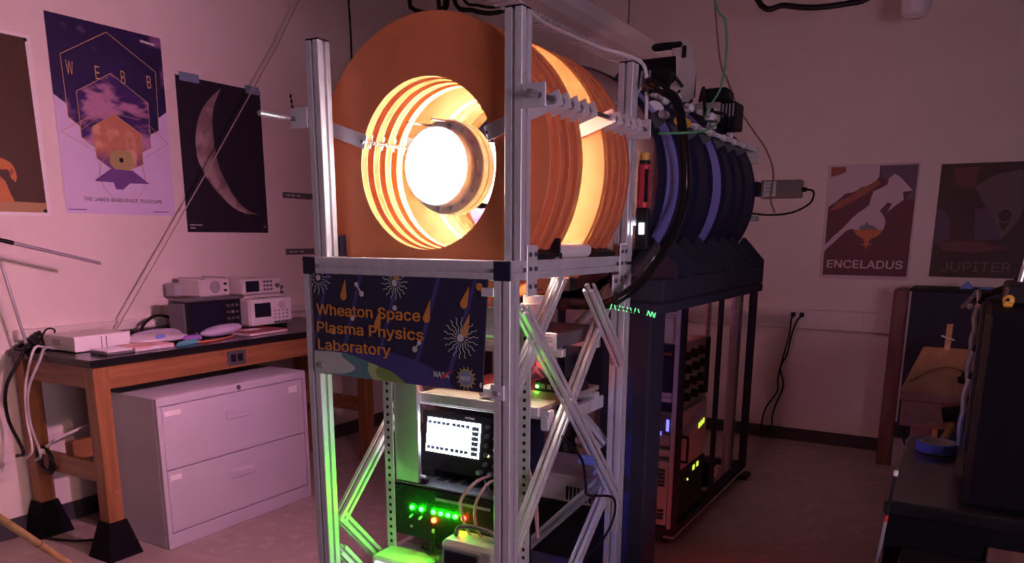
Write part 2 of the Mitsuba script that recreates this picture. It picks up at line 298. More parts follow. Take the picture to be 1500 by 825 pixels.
flat('city_print', t, uvp([(.39, .425), (.41, .46), (.45, .465), (.48, .50), (.50, .47), (.54, .47), (.60, .44), (.62, .425)], W, H), 'ink_city', *A, 5)
flat('flame_print', t, uvp([(.45, .35), (.55, .35), (.52, .30), (.58, .29), (.51, .28), (.50, .24), (.48, .28), (.42, .29), (.47, .30)], W, H), 'ink_flame', *A, 6)
wallpart(t, 'title_lettering', lettering('ENCELADUS', .045 * W, .07 * H, .05, .9 * W, True), 'ink_blush', *A, 4)

W, H = .50, .69; o = (-.262, Y1 - .003, 1.182); A = (o, EX, EZ, EB)
t = thing('wall_poster', 'dim brown poster lettered JUPITER at the right edge of the back wall', 'poster')
obj('sheet', place(ext(Polygon([(0, 0), (W, 0), (W, H), (0, H)]), .001), V(o) - EB * .001, EX, EZ, EB), 'ink_umber', t)
flat('grey_cloud_print', t, uvp([(.385, .797), (.6, .9), (.862, .931), (.95, .75), (.897, .51), (.734, .338), (.6, .5), (.507, .653)], W, H), 'ink_ash', *A, 0)
flat('red_cloud_print', t, uvp([(.142, .957), (.416, .967), (.385, .797), (.28, .78), (.183, .828)], W, H), 'ink_wine', *A, 0)
flat('plum_cloud_print', t, uvp([(.42, .6), (.55, .62), (.7, .42), (.72, .34), (.45, .33)], W, H), 'ink_plum', *A, 1)
flat('blue_shape_print', t, uvp([(.0, .613), (.09, .6), (.164, .511), (.192, .335), (.0, .305)], W, H), 'ink_plum', *A, 0)
flat('sunset_print', t, uvp([(.023, .312), (.403, .329), (.824, .267), (.48, .221), (.116, .239)], W, H), 'ink_wine', *A, 1)
flat('balloon_print', t, Point(.745 * W, .545 * H).buffer(.042).union(uvp([(.68, .5), (.81, .5), (.745, .41)], W, H)), 'ink_umber', *A, 2)
flat('balloon_ring_print', t, Point(.745 * W, .545 * H).buffer(.044).difference(Point(.745 * W, .545 * H).buffer(.036)), 'ink_tan', *A, 3)
wallpart(t, 'title_lettering', lettering('JUPITER', .125 * W, .055 * H, .058, .75 * W), 'ink_tan', *A, 4)

# ------------------------------------------------------------------ lab table on the left
TX0, TX1, TY0, TY1 = -3.82, -3.175, 1.905, 3.74
t = thing('lab_table', 'wooden lab table with a black top standing along the left wall', 'table')
obj('black_top', box(TX0, TX1, TY0, TY1, .868, .90, .004), 'black_gloss', t)
obj('front_apron', box(-3.225, -3.20, 1.98, 3.66, .762, .868), 'oak_y', t)
obj('back_apron', box(-3.80, -3.775, 1.98, 3.66, .762, .868), 'oak_y', t)
for y in (1.945, 3.66): obj('end_apron', box(-3.74, -3.26, y, y + .025, .762, .868), 'oak_x', t)
for x in (-3.27, -3.81):
    for y in (1.925, 3.655): obj('leg', box(x, x + .072, y, y + .072, .0, .868, .003), 'oak', t)
for y in (1.945, 3.675): obj('end_stretcher', box(-3.74, -3.27, y, y + .028, .335, .425), 'oak_x', t)
obj('long_stretcher', box(-3.56, -3.53, 1.97, 3.68, .39, .48), 'oak_y', t)
for x in (-3.27, -3.81):
    bt = [(x - .045, 1.88), (x + .117, 1.88), (x + .117, 2.042), (x - .045, 2.042)]; tp = [(x - .006, 1.919), (x + .078, 1.919), (x + .078, 2.003), (x - .006, 2.003)]
    obj('black_boot', trimesh.convex.convex_hull(V([(a, b, 0.) for a, b in bt] + [(a, b, .165) for a, b in tp])), 'black_flat', t)
ou = obj('outlet_plate', box(-3.20, -3.194, 2.627, 2.743, .777, .85, .002), 'steel_dark', t)
for y in (2.66, 2.705): obj('socket', box(-3.194, -3.1915, y - .016, y + .016, .795, .832, .001), 'black', ou)
bolt(t, (-3.1995, 2.60, .845), (1, 0, 0), .004, 'steel_dark'); bolt(t, (-3.198, 1.972, .30), (1, 0, 0), .004, 'steel')

# lateral file cabinet
t = thing('file_cabinet', 'grey two-drawer lateral file cabinet under the lab table', 'file cabinet')
CX, cy0, cy1 = -3.064, 2.115, 3.02
obj('body', box(-3.52, CX - .022, cy0, cy1, 0, .711, .004), 'cabinet', t)
obj('front_rim', box(CX - .022, CX, cy0, cy1, .672, .711, .003), 'cabinet', t); obj('front_rim', box(CX - .022, CX, cy0, cy1, .0, .068, .003), 'cabinet', t)
for y in (cy0, cy1 - .022): obj('front_rim', box(CX - .022, CX, y, y + .022, .068, .672, .002), 'cabinet', t)
for z0, z1 in ((.372, .668), (.073, .367)):
    d = obj('drawer', box(CX - .02, CX - .003, cy0 + .026, cy1 - .026, z0, z1, .003), 'cabinet', t)
    zc = z0 + .66 * (z1 - z0)
    obj('handle_recess', box(CX - .004, CX - .0015, 2.487, 2.645, zc - .022, zc + .022, .001), 'cabinet', d)
    obj('handle_lip', box(CX - .003, CX + .006, 2.483, 2.635, zc - .026, zc + .012, .004), 'cabinet', d)
    obj('label_holder', box(CX - .004, CX + .001, 2.15, 2.15 + (.085 if z0 > .2 else .06), z1 - .045, z1 - .022, .001), 'paper', d)
obj('upper_sticker', box(CX - .004, CX - .002, 2.895, 2.955, .605, .64, .0005), 'paper', t)
obj('lock', cyl((CX - .001, 2.568, .692), (CX + .006, 2.568, .692), .011, 18), 'steel_dark', t)

# ------------------------------------------------------------------ instruments on the lab table
def knob(parent, c, d, r, h, m='dgrey'): return obj('knob', cyl(c, V(c) + V(d) * h, r, 14, r * .85), m, parent, 40)
FX = V([1., 0, 0])
# dark oscilloscope
t = thing('oscilloscope', 'dark wide oscilloscope with its screen off on the lab table', 'oscilloscope')
obj('case', box(-3.62, -3.485, 2.615, 2.975, .905, 1.085, .01), 'dgrey', t); obj('top_lip', box(-3.60, -3.455, 2.605, 2.985, 1.083, 1.095, .005), 'dgrey', t)
obj('bezel', box(-3.485, -3.475, 2.62, 2.97, .91, 1.083, .004), 'black', t); obj('screen', box(-3.475, -3.472, 2.65, 2.85, .93, 1.07, .002), 'screen_off', t)
for i in range(4):
    for j in range(3): knob(t, (-3.475, 2.878 + .03 * j, .945 + .035 * i), FX, .008, .012, 'steel' if (i, j) in ((0, 1), (2, 1)) else 'dgrey')
for j in range(4): obj('connector', cyl((-3.475, 2.67 + .045 * j, .918), (-3.462, 2.67 + .045 * j, .918), .007, 12), 'steel', t)
for y in (2.66, 2.93): obj('foot', box(-3.60, -3.50, y - .02, y + .02, .90, .91), 'rubber', t)
# pale oscilloscope right
t = thing('oscilloscope', 'pale grey oscilloscope with a round dial right of the dark one', 'oscilloscope')
obj('case', box(-3.60, -3.425, 2.985, 3.29, .925, 1.075, .012), 'offwhite', t); obj('bezel', box(-3.425, -3.412, 2.99, 3.285, .93, 1.072, .006), 'white', t)
obj('screen', box(-3.412, -3.409, 3.01, 3.125, .975, 1.053, .002), 'screen_off', t)
obj('dial', lathe((-3.412, 3.205, 1.035), FX, [(.001, 0), (.022, 0), (.020, .014), (.001, .014)], 20), 'offwhite', t, 40)
for i in range(3):
    for j in range(4): obj('button', box(-3.412, -3.406, 3.148 + .03 * j, 3.160 + .03 * j, .96 + .02 * i, .97 + .02 * i, .001), 'grey', t)
for j in range(5): obj('connector', cyl((-3.412, 3.15 + .027 * j, .942), (-3.398, 3.15 + .027 * j, .942), .006, 12), 'steel_dark', t)
for y in (3.02, 3.25): obj('foot', box(-3.58, -3.44, y - .02, y + .02, .90, .93, .004), 'black', t)
obj('handle', tube([(-3.50, 2.985, 1.06), (-3.46, 3.0, 1.085), (-3.46, 3.27, 1.085), (-3.50, 3.29, 1.06)], .008), 'offwhite', t, 40)
# top box speaker-like supply
t = thing('bench_supply', 'small beige instrument with a round grille on top of the dark oscilloscope', 'instrument')
obj('case', box(-3.75, -3.575, 2.79, 2.985, 1.0955, 1.19, .006), 'offwhite', t); obj('panel', box(-3.575, -3.570, 2.795, 2.98, 1.10, 1.187, .003), 'offwhite', t)
obj('grille', [cyl((-3.57, 2.885, 1.145), (-3.567, 2.885, 1.145), .034, 24)], 'grey', t)
for r in (.012, .02, .028): obj('grille_ring', lathe((-3.567, 2.885, 1.145), FX, [(r - .002, 0), (r, 0), (r, .003), (r - .002, .003)], 24), 'beige', t)
for z in (1.125, 1.16): knob(t, (-3.57, 2.95, z), FX, .007, .012, 'black')
for y in (2.81, 2.965): obj('corner_post', box(-3.76, -3.565, y - .014, y + .014, 1.186, 1.196, .002), 'grey', t)
# upper small scope
t = thing('bench_multimeter', 'small pale instrument with a dark square display stacked on the pale oscilloscope', 'instrument')
obj('case', box(-3.66, -3.485, 3.0, 3.275, 1.0955, 1.185, .008), 'offwhite', t); obj('front_panel', box(-3.485, -3.478, 3.005, 3.27, 1.10, 1.182, .004), 'offwhite', t)
obj('display', box(-3.478, -3.475, 3.015, 3.11, 1.112, 1.172, .002), 'screen_off', t)
for i in range(3):
    for j in range(3): obj('button', box(-3.478, -3.473, 3.14 + .025 * j, 3.155 + .025 * j, 1.115 + .022 * i, 1.127 + .022 * i, .001), 'dgrey', t)
knob(t, (-3.478, 3.24, 1.14), FX, .013, .014)
obj('support_foot', box(-3.62, -3.50, 3.02, 3.25, 1.083, 1.096, .002), 'grey', t)
solo('wall_box', box(X0 + .001, X0 + .075, 2.735, 2.925, .94, 1.045, .004), 'beige', 'plain beige utility box on the left wall behind the dark oscilloscope', 'box')
solo('small_speaker', [box(-3.80, -3.72, 2.745, 2.80, 1.0955, 1.165, .004)], 'grey', 'small grey block behind the beige grille instrument', 'block')
# notebook
t = thing('notebook', 'maroon spiral notebook with a pale label at the table front', 'notebook')
def rot2(m, c, a): q = m.copy(); q.apply_transform(trimesh.transformations.rotation_matrix(a, [0, 0, 1], c)); return q
nb = (-3.38, 2.97, 0)
obj('pages', rot2(box(-3.48, -3.27, 2.83, 3.11, .902, .914, .001), nb, .06), 'paper', t); obj('cover', rot2(box(-3.483, -3.267, 2.827, 3.113, .914, .917, .001), nb, .06), 'maroon', t)
obj('back_cover', rot2(box(-3.483, -3.267, 2.827, 3.113, .9, .902, .0005), nb, .06), 'maroon', t)
obj('label', rot2(box(-3.42, -3.36, 2.89, 3.01, .917, .9178, .0003), nb, .06), 'paper', t)
for k in range(16): obj('spiral_loop', rot2(lathe((-3.475 + .0135 * k, 2.83, .909), (1, 0, 0), [(.0085, 0), (.010, 0), (.010, .0015), (.0085, .0015)], 10), nb, .06), 'steel', t)
# white power supply box
t = thing('power_supply', 'white flat instrument box at the near end of the lab table', 'power supply')
ps = (-3.53, 2.13, 0)
obj('case', rot2(box(-3.68, -3.445, 2.00, 2.27, .905, .972, .003), ps, 0), 'offwhite', t)
obj('front_panel', box(-3.445, -3.437, 2.0, 2.272, .904, .973, .002), 'white', t)
obj('end_label', box(-3.61, -3.55, 1.9985, 2.0005, .925, .955, .0004), 'grey', t)
for y in (2.125, 2.148): obj('groove', box(-3.438, -3.4362, y, y + .004, .912, .965, .0005), 'dgrey', t)
for x in (-3.65, -3.47):
    for y in (2.03, 2.24): obj('foot', cyl((x, y, .90), (x, y, .906), .008, 10), 'rubber', t)
# small table clutter
def clutter(name, mesh, m, label, cat, group=None, smooth=False): return solo(name, mesh, m, label, cat, group, smooth)
t = thing('parts_case', 'flat clear plastic case with dark front lying before the white box', 'case')
obj('tray', box(-3.38, -3.25, 2.03, 2.155, .9005, .912, .003), 'dgrey', t); obj('lid', box(-3.38, -3.25, 2.03, 2.155, .912, .921, .003), 'clear', t)
t = thing('parts_case', 'clear plastic case holding small parts beside the dark-fronted one', 'case')
obj('tray', box(-3.40, -3.25, 2.165, 2.37, .9005, .913, .003), 'clear', t); obj('lid', box(-3.40, -3.25, 2.165, 2.37, .913, .921, .003), 'pink_cable', t); obj('clasp', box(-3.25, -3.246, 2.24, 2.29, .905, .918, .002), 'white', t)
t = thing('plastic_bag', 'clear plastic bag with a blue square label on the lab table', 'bag')
bag = trimesh.creation.icosphere(3); bag.apply_scale([.10, .16, .022]); bag.vertices += .006 * (meshkit.noise(bag.vertices * 40)[:, None] - .5); bag.apply_translation([-3.45, 2.42, .924])
bag.vertices[:, 2] = np.maximum(bag.vertices[:, 2], .9005)
obj('film', bag, 'clear', t, True); obj('blue_label', rot2(box(-3.37, -3.362, 2.36, 2.405, .922, .95, .001), ps, 0), 'painter_blue', t)
clutter('plastic_bag', place(trimesh.creation.icosphere(3), (-3.58, 2.52, .925), (.08, .02, 0), (-.02, .15, 0), (0, .01, .024)), 'lilac', 'lilac plastic bag heaped behind the labelled bag', 'bag', None, True)
clutter('plastic_bag', place(trimesh.creation.icosphere(3), (-3.415, 2.78, .93), (.05, 0, 0), (0, .13, .01), (0, .0, .028)), 'lilac', 'lilac plastic pouch lying before the dark oscilloscope', 'bag', None, True)
clutter('usb_gadget', box(-3.39, -3.33, 2.50, 2.60, .9005, .93, .012), 'purple', 'rounded purple plastic gadget on the lab table', 'gadget')
t = thing('multitool', 'teal folded hand tool near the table front edge', 'tool')
for k, a in enumerate((.25, .42)): obj('handle', rot2(box(-3.275, -3.255, 2.38, 2.53, .9005 + .008 * k, .915 + .008 * k, .004), (-3.265, 2.455, 0), a), 'teal', t)
clutter('marker_pen', cyl((-3.43, 2.80, .912), (-3.44, 2.90, .912), .008, 12), 'pink_cable', 'small pale pink tube beside the notebook spiral', 'tube')
solo('loose_cable', tube([(-3.28, 2.48, .906), (-3.27, 2.60, .905), (-3.33, 2.78, .905), (-3.45, 2.84, .905), (-3.52, 2.74, .905), (-3.58, 2.66, .907), (-3.66, 2.60, .906)], .004), 'orange_cable', 'thin orange-pink cable coiled on the black table top', 'cable', smooth=40)
solo('loose_cable', tube([(-3.76, 2.42, .908), (-3.72, 2.50, .912), (-3.70, 2.53, .97), (-3.70, 2.60, 1.005), (-3.70, 2.68, .99), (-3.70, 2.73, .945), (-3.72, 2.74, .908)], .008), 'black', 'black cable looping up from the table near the wall', 'cable', smooth=40)
t = thing('power_adapter', 'black power adapter lying behind the black cable loop', 'adapter')
obj('body', box(-3.77, -3.715, 2.50, 2.62, .9005, .935, .006), 'black', t); obj('plug', box(-3.76, -3.73, 2.62, 2.645, .908, .928, .003), 'offwhite', t)
solo('loose_cable', tube([(-3.79, 2.05, .906), (-3.76, 2.0, .93), (-3.74, 1.98, .958), (-3.72, 2.0, .94), (-3.70, 2.03, .99), (-3.69, 2.06, .985), (-3.70, 2.08, .95), (-3.76, 2.3, .906)], .004), 'black', 'thin black cable bunched behind the white box', 'cable', smooth=40)
t = thing('cable_bundle', 'dark bundle of cables at the near table end', 'cables')
rng = np.random.RandomState(3)
for k in range(7):
    y = 1.93 + .012 * k; obj('cable', tube([(-3.80 + .01 * k, y, .905), (-3.75, y + .02, .93 + .008 * k), (-3.68, y - .01 + .02 * rng.rand(), .915 + .012 * rng.rand()), (-3.66, y + .05, .908)], .005), 'black', t, 40)
for k, (x, y) in enumerate(((-3.62, 1.875), (-3.55, 1.85), (-3.70, 1.835))):
    solo('hanging_cable', tube([(x - .05, 2.0, .91), (x, 1.93, .925), (x + .03, 1.885, .88), (x + .01, y - .02, .75), (x - .02, y - .015, .6), (x + .02 + .04 * k, y - .03, .47), (x - .03, 1.84, .42)], .0055 + .001 * k), ('white_cable', 'grey', 'black')[k],
         ('pale cable hanging off the near end of the lab table', 'grey cable hanging beside the pale one at the table end', 'dark cable hanging off the table end nearest the wall')[k], 'cable', smooth=40)
t = thing('cable_coil', 'dark coil of cable hung on the near table stretcher', 'cable coil')
for k in range(3): obj('loop', tube([(-3.66 + .05 * math.cos(a) + .006 * k, 1.935 + .004 * k - .012, .40 + .055 * math.sin(a) - .01 * k) for a in np.linspace(0, 2 * math.pi, 12)], .006, n=3), 'black', t, 40)
obj('pale_tag', box(-3.655, -3.625, 1.91, 1.913, .425, .45, .001), 'paper', t)
solo('floor_cable', tube([(-3.78, 1.9, .008), (-3.66, 1.90, .008), (-3.52, 1.95, .008), (-3.42, 2.0, .02), (-3.36, 2.06, .008), (-3.25, 2.2, .008)], .006), 'black', 'thin black cable on the floor between the table boots', 'cable', smooth=40)
solo('grey_conduit', tube([(-3.66, 1.925, .442), (-3.68, 2.0, .47), (-3.70, 2.15, .50), (-3.72, 2.5, .60), (-3.73, 2.9, .66)], .007), 'white_cable', 'pale cable running up under the table from the stretcher', 'cable', smooth=40)
# lab stand rod, strings, stick
t = thing('lab_stand', 'metal lab stand with a long grey cross rod at the left edge', 'lab stand')
obj('upright', cyl((-3.72, 1.945, .91), (-3.72, 1.878, 1.30), .007, 12), 'steel', t, 40); obj('base', box(-3.78, -3.68, 1.915, 2.0, .9005, .912), 'black', t)
obj('upright_top', cyl((-3.72, 1.878, 1.30), (-3.70, 1.69, 1.42), .006, 12), 'steel', t, 40)
obj('cross_rod', cyl((-3.45, 1.79, 1.388), (-3.45, 2.17, 1.293), .0075, 14), 'steel', t, 40); obj('black_sleeve', cyl((-3.45, 1.55, 1.448), (-3.45, 1.80, 1.3855), .009, 14), 'black', t, 40)
obj('clamp_arm', cyl((-3.70, 1.69, 1.42), (-3.45, 1.69, 1.413), .007, 12), 'steel_dark', t, 40)
solo('taut_string', tube([(-3.74, 2.365, .905), (-3.74, 3.60, 2.52), (-3.735, 4.12, 3.34)], .0035, 6, 2), 'beige', 'taut beige string rising from the lab table across the moon poster', 'string', smooth=True)
t = thing('wooden_pole', 'thin bamboo pole leaning across the lower left corner', 'pole')
P0, P1 = V([-2.52, 1.12, .62]), V([-3.10, 1.74, .012])
obj('shaft', cyl(P0, P1, .013, 14), 'bamboo', t, 40)
for s in (.45, .8): obj('node', cyl(P0 + (P1 - P0) * s, P0 + (P1 - P0) * (s + .012), .0145, 14), 'brown_cable', t, 40)
obj('upper_end', cyl(P0 + (P0 - P1) * .9, P0, .013, 14), 'bamboo', t, 40)
# small items on the left wall by the frame
t = thing('wall_strip', 'dark label strip with pale marks on the left wall level with the chamber', 'wall strip')
obj('strip', box(X0 + .0005, X0 + .006, 3.67, 3.93, 1.653, 1.69, .001), 'dgrey', t)
for y in (3.70, 3.74, 3.79): obj('pale_mark', box(X0 + .006, X0 + .007, y, y + .03, 1.667, 1.676, .0003), 'offwhite', t)
t = thing('wall_strip', 'dark label strip on the left wall just above the frame beam', 'wall strip')
obj('strip', box(X0 + .0005, X0 + .006, 3.67, 3.92, 1.30, 1.337, .001), 'dgrey', t)
for y in (3.70, 3.74, 3.79): obj('pale_mark', box(X0 + .006, X0 + .007, y, y + .03, 1.314, 1.323, .0003), 'offwhite', t)
t = thing('hanging_chain', 'short dark pull chain on the left wall beside the frame post', 'chain')
for k in range(5): obj('bead', cyl((X0 + .008, 3.778 + .005 * k, 2.285 - .03 * k), (X0 + .008, 3.78 + .005 * k, 2.262 - .03 * k), .006, 8), 'black', t, 40)
t = thing('wall_hook', 'small dark hook on the left wall beside the frame leg', 'hook')
obj('plate', box(X0 + .0005, X0 + .004, 3.60, 3.63, .985 + .06, 1.11), 'dgrey', t); obj('peg', cyl((X0, 3.615, 1.08), (X0 + .03, 3.615, 1.085), .006, 10), 'white', t)
solo('wall_cable', tube([(X0 + .006, 4.352, 3.34), (X0 + .006, 4.354, 2.98), (X0 + .006, 4.362, 2.80), (X0 + .006, 4.367, 2.2)], .006, 6, 3), 'black', 'dark cable running up the left wall behind the orange coils', 'cable', smooth=40)

# ------------------------------------------------------------------ equipment frame (aluminium extrusion)
FX0, FX1, FY0, FY1, FZ, S = -1.376, -.806, 1.366, 2.012, 1.372, .04
fr = thing('equipment_frame', 'tall aluminium extrusion frame carrying the orange coils', 'frame')
xl, xr, yf, yb, zb = FX0 + .02, FX1 - .02, FY0 + .02, FY1 - .02, FZ - .02
for x in (xl, xr):
    for y in (yf, yb): obj('leg', tslot((x, y, .0), (x, y, FZ - .04)), 'alu', fr)
    obj('side_beam', tslot((x, FY0 + .004, zb), (x, FY1 - .004, zb), up=(0, 0, 1)), 'alu', fr)
    for y in (FY0, FY1 - .004): obj('end_cap', box(x - .02, x + .02, y, y + .004, FZ - .04, FZ, .001), 'navy', fr)
    obj('side_beam', tslot((x, FY0 + .04, .16), (x, FY1 - .04, .16), up=(0, 0, 1)), 'alu', fr)
    for y in (FY0 + .062, yb): obj('upper_post', tslot((x, y, FZ), (x, y, 1.852)), 'alu', fr); obj('post_cap', box(x - .019, x + .019, y - .019, y + .019, 1.852, 1.856, .001), 'black', fr)
for y in (yf, yb):
    obj('cross_beam', tslot((FX0 + .04, y, zb), (FX1 - .04, y, zb), up=(0, 0, 1)), 'alu', fr); obj('cross_beam', tslot((FX0 + .04, y, .16), (FX1 - .04, y, .16), up=(0, 0, 1)), 'alu', fr)
def brace(x, a, b, s=.03): return obj('diagonal_brace', tslot((x, *a), (x, *b), s, up=(1, 0, 0)), 'alu_bright', fr)
for k, (a, b) in enumerate((((1.653, 1.327), (1.422, 1.076)), ((1.425, 1.272), (1.975, .70)), ((1.755, 1.30), (1.972, 1.085)), ((1.962, 1.29), (1.425, .707)), ((1.958, .72), (1.44, .30)))): obj('diagonal_brace', tslot((xr + (.0135 if k in (1, 2) else -.0135), *a), (xr + (.0135 if k in (1, 2) else -.0135), *b), .027), 'alu_bright', fr)
for a, b in (((1.80, 1.07), (1.425, .695)), ((1.43, .712), (1.70, .41)), ((1.425, .62), (1.70, .30)), ((1.60, 1.11), (1.95, .76)), ((1.45, 1.30), (1.95, .80))): brace(xl, a, b)
for a, b in (((-1.33, 1.30), (-.86, .84)), ((-.86, 1.28), (-1.33, .80)), ((-.86, .74), (-1.32, .26))): obj('diagonal_brace', tslot((a[0], yb, a[1]), (b[0], yb, b[1]), .03, up=(0, 1, 0)), 'alu_bright', fr)
for y, z in ((1.452, 1.318), (1.945, 1.318)):
    g = obj('joining_plate', box(FX1, FX1 + .0035, y - .022, y + .022, z - .02, z + .085, .001), 'alu_bright', fr)
    for dy in (-.012, .012):
        for dz in (.0, .036, .066): bolt(g, (FX1 + .0035, y + dy, z + dz), (1, 0, 0), .005, 'steel_dark')
g = obj('corner_gusset', box(FX1, FX1 + .004, 1.88, 1.945, 1.262, 1.325, .001), 'alu_bright', fr)
for dy in (1.895, 1.93):
    for dz in (1.277, 1.31): bolt(g, (FX1 + .004, dy, dz), (1, 0, 0), .006, 'steel_dark')
g = obj('corner_gusset', box(FX1 - .045, FX1 - .012, FY0 - .004, FY0, 1.085, 1.118, .001), 'alu_bright', fr); bolt(g, (FX1 - .028, FY0 - .004, 1.10), (0, -1, 0), .006)
obj('sign_clip', [box(FX1 - .065, FX1 - .035, FY0 - .0075, FY0 - .0048, 1.300, 1.318, .001)], 'alu_bright', fr)

# ------------------------------------------------------------------ orange coils
AX, AZ, RY0 = -1.091, 1.576, 1.473
RO, RI, TH = .317, .186, .022
front = [RY0 + .0436 * k for k in range(4)]; rear = [RY0 + .272 + .0436 * k for k in range(4)]
order = ['first', 'second', 'third', 'fourth', 'fifth', 'sixth', 'seventh', 'eighth']
for k, y in enumerate(front + rear):
    lab = 'frontmost orange plastic coil ring facing the camera around the glowing window' if k == 0 else 'last orange plastic coil ring at the back of the stack beside the blue coils' if k == 7 else order[k] + ' orange plastic coil ring counted from the front of the stack'
    t = thing('orange_coil_ring', lab, 'coil ring', 'orange coil rings on the frame')
    c = (AX, y, AZ); D = (0, 1, 0)
    for j, (a, b) in enumerate(((0, .0025), (TH - .0025, TH))): obj('front_face' if j == 0 else 'rear_face', lathe(c, D, [(RI, a), (RI, b), (RO - .002, b), (RO, b if j == 0 else b - .002), (RO, a + .002 if j == 0 else a), (RO - .002, a)], 128), 'orange', t, 30)
    for a in (.0029, TH - .0029): obj('mirror_liner', lathe(c, D, [(RI + .001, a), (RO - .001, a)], 96, False), 'liner', t)  # unseen mirror added inside the ring to carry glow to the outer rim
    obj('inner_rim', lathe(c, D, [(RI + .0003, .0025), (RI + .0003, TH - .0025)], 128, False), 'inner_skin', t, True)
    obj('outer_rim', lathe(c, D, [(RO - .0003, .0025), (RO - .0003, TH - .0025)], 128, False), 'outer_skin', t, True)
# clamps that hold the rings left and right
bars_y = [front[0] - .005] + [y + TH + .0109 for y in front[:3]] + [front[3] + TH + .008, rear[0] - .008] + [y + TH + .0109 for y in rear[:3]] + [rear[3] + TH + .005]
for sgn, nm in ((1, 'right'), (-1, 'left')):
    t = thing('ring_clamp', 'row of aluminium clamp bars on a rod at the %s of the orange coils' % nm, 'clamp')
    ang = math.radians(18.7); u = V([sgn * math.cos(ang), 0, math.sin(ang)]); w = V([-sgn * math.sin(ang), 0, math.cos(ang)])
    def at(r, y, h=0.): return V([AX, y, AZ]) + u * r + w * h
    obj('outer_rod', cyl(at(.345, 1.385), at(.345, 1.995), .005, 12), 'steel_dark', t, 40); obj('inner_rod', cyl(at(.1805, RY0 - .014), at(.1805, rear[3] + .05), .003, 10), 'steel_dark', t, 40)
    for k, y in enumerate(bars_y):
        b = place(box(.174 if k == 0 else .19, .36, -.0022, .0022, -.016, .016, .001), V([AX, y, AZ]), u, V([0, 1., 0]), w)
        kb = obj('clamp_bar', b, 'alu_bright', t)
        for r in (.1805, .345):
            for s in (-.0022, .0022): obj('nut', hexnut(at(r, y + s), (0, math.copysign(1, s), 0), .0095 if r > .2 else .0052, .006), 'steel', kb)
    for y in (1.428, 1.992):
        e = obj('post_bracket', box(FX1 + .001 if sgn > 0 else FX0 - .001, FX1 + .054 if sgn > 0 else FX0 - .054, y - .0225, y - .0185, 1.665, 1.711, .001), 'alu_bright', t)
    obj('rod_end', cyl(at(.345, 1.30) if sgn < 0 else at(.345, 1.36), at(.345, 1.39), .006, 12), 'steel', t, 40)

# ------------------------------------------------------------------ plasma chamber
ch = thing('plasma_chamber', 'steel vacuum chamber with a glowing white front window inside the orange coils', 'vacuum chamber')
obj('front_flange', lathe((AX, 1.55, AZ), (0, 1, 0), [(.077, 0), (.104, 0), (.106, .002), (.106, .020), (.104, .022), (.077, .022)], 96), 'alu_bright', ch, 30)
obj('mating_flange', lathe((AX, 1.576, AZ), (0, 1, 0), [(.072, 0), (.104, 0), (.106, .002), (.106, .020), (.104, .022), (.072, .022)], 96), 'alu_bright', ch, 30)
obj('copper_gasket', lathe((AX, 1.572, AZ), (0, 1, 0), [(.075, 0), (.1025, 0), (.1025, .004), (.075, .004)], 96), 'orange_cable', ch, 30)
obj('window_collar', lathe((AX, 1.511, AZ), (0, 1, 0), [(.0845, 0), (.088, 0), (.088, .0389), (.0845, .0389)], 64), 'steel', ch, 30)
obj('glowing_window', lathe((AX, 1.50, AZ), (0, 1, 0), [(.0005, -.018), (.040, -.014), (.065, -.006), (.080, .004), (.084, .011), (.084, .032), (.0005, .032)], 64), 'white', ch, True, emit=L_WINDOW, label='overexposed glowing white window')
for k in range(16):
    a = 2 * math.pi * (k + .5) / 16; c = V([AX + .094 * math.cos(a), 1.55, AZ + .094 * math.sin(a)])
    obj('flange_bolt', [cyl(c - V([0, .006, 0]), c, .0058, 6), cyl(c + V([0, .048, 0]), c + V([0, .055, 0]), .0058, 6), cyl(c, c + V([0, .05, 0]), .003, 8)], 'steel', ch)
for a0 in (1.95, 1.30): c = V([AX + .102 * math.cos(a0), 1.548, AZ + .102 * math.sin(a0)]); obj('support_pin', cyl(c - V([.0, .085, .004]), c, .0025, 8), 'steel_dark', ch, 40)
obj('steel_pipe', lathe((AX, 1.59, AZ), (0, 1, 0), [(.070, 0), (.075, 0), (.075, .034), (.070, .034)], 64), 'steel', ch, 30)
obj('glass_tube', lathe((AX, 1.626, AZ), (0, 1, 0), [(.052, 0), (.060, .004), (.060, .114), (.052, .118)], 64), 'white', ch, True, emit=L_TUBE, label='glowing glass tube section')
obj('steel_pipe', lathe((AX, 1.745, AZ), (0, 1, 0), [(.070, 0), (.075, 0), (.075, 1.52), (.070, 1.52)], 64), 'steel', ch, 30)
sd = V([-1.0, .04, -.14]); sd /= np.linalg.norm(sd); s0 = V([AX - .06, 2.034, AZ])
sp = obj('added_side_port', [lathe(s0, sd, [(.034, 0), (.038, 0), (.038, .167), (.034, .167)], 40), lathe(s0 + sd * .155, sd, [(.034, 0), (.052, 0), (.052, .012), (.034, .012)], 48)], 'black', ch, 30)  # invented port, holds the added lamp aimed at the left wall
obj('added_side_lamp', [disc(s0 + sd * .161, sd, .0335, .004, 32)], 'white', sp, emit=L_SIDE_FILL)
obj('rear_flange', lathe((AX, 3.262, AZ), (0, 1, 0), [(.06, 0), (.106, 0), (.106, .022), (.06, .022)], 64), 'steel', ch, 30)
obj('rear_window', [disc((AX, 3.27, AZ), (0, 1, 0), .0605, .01, 32)], 'white', ch, emit=L_REAR)

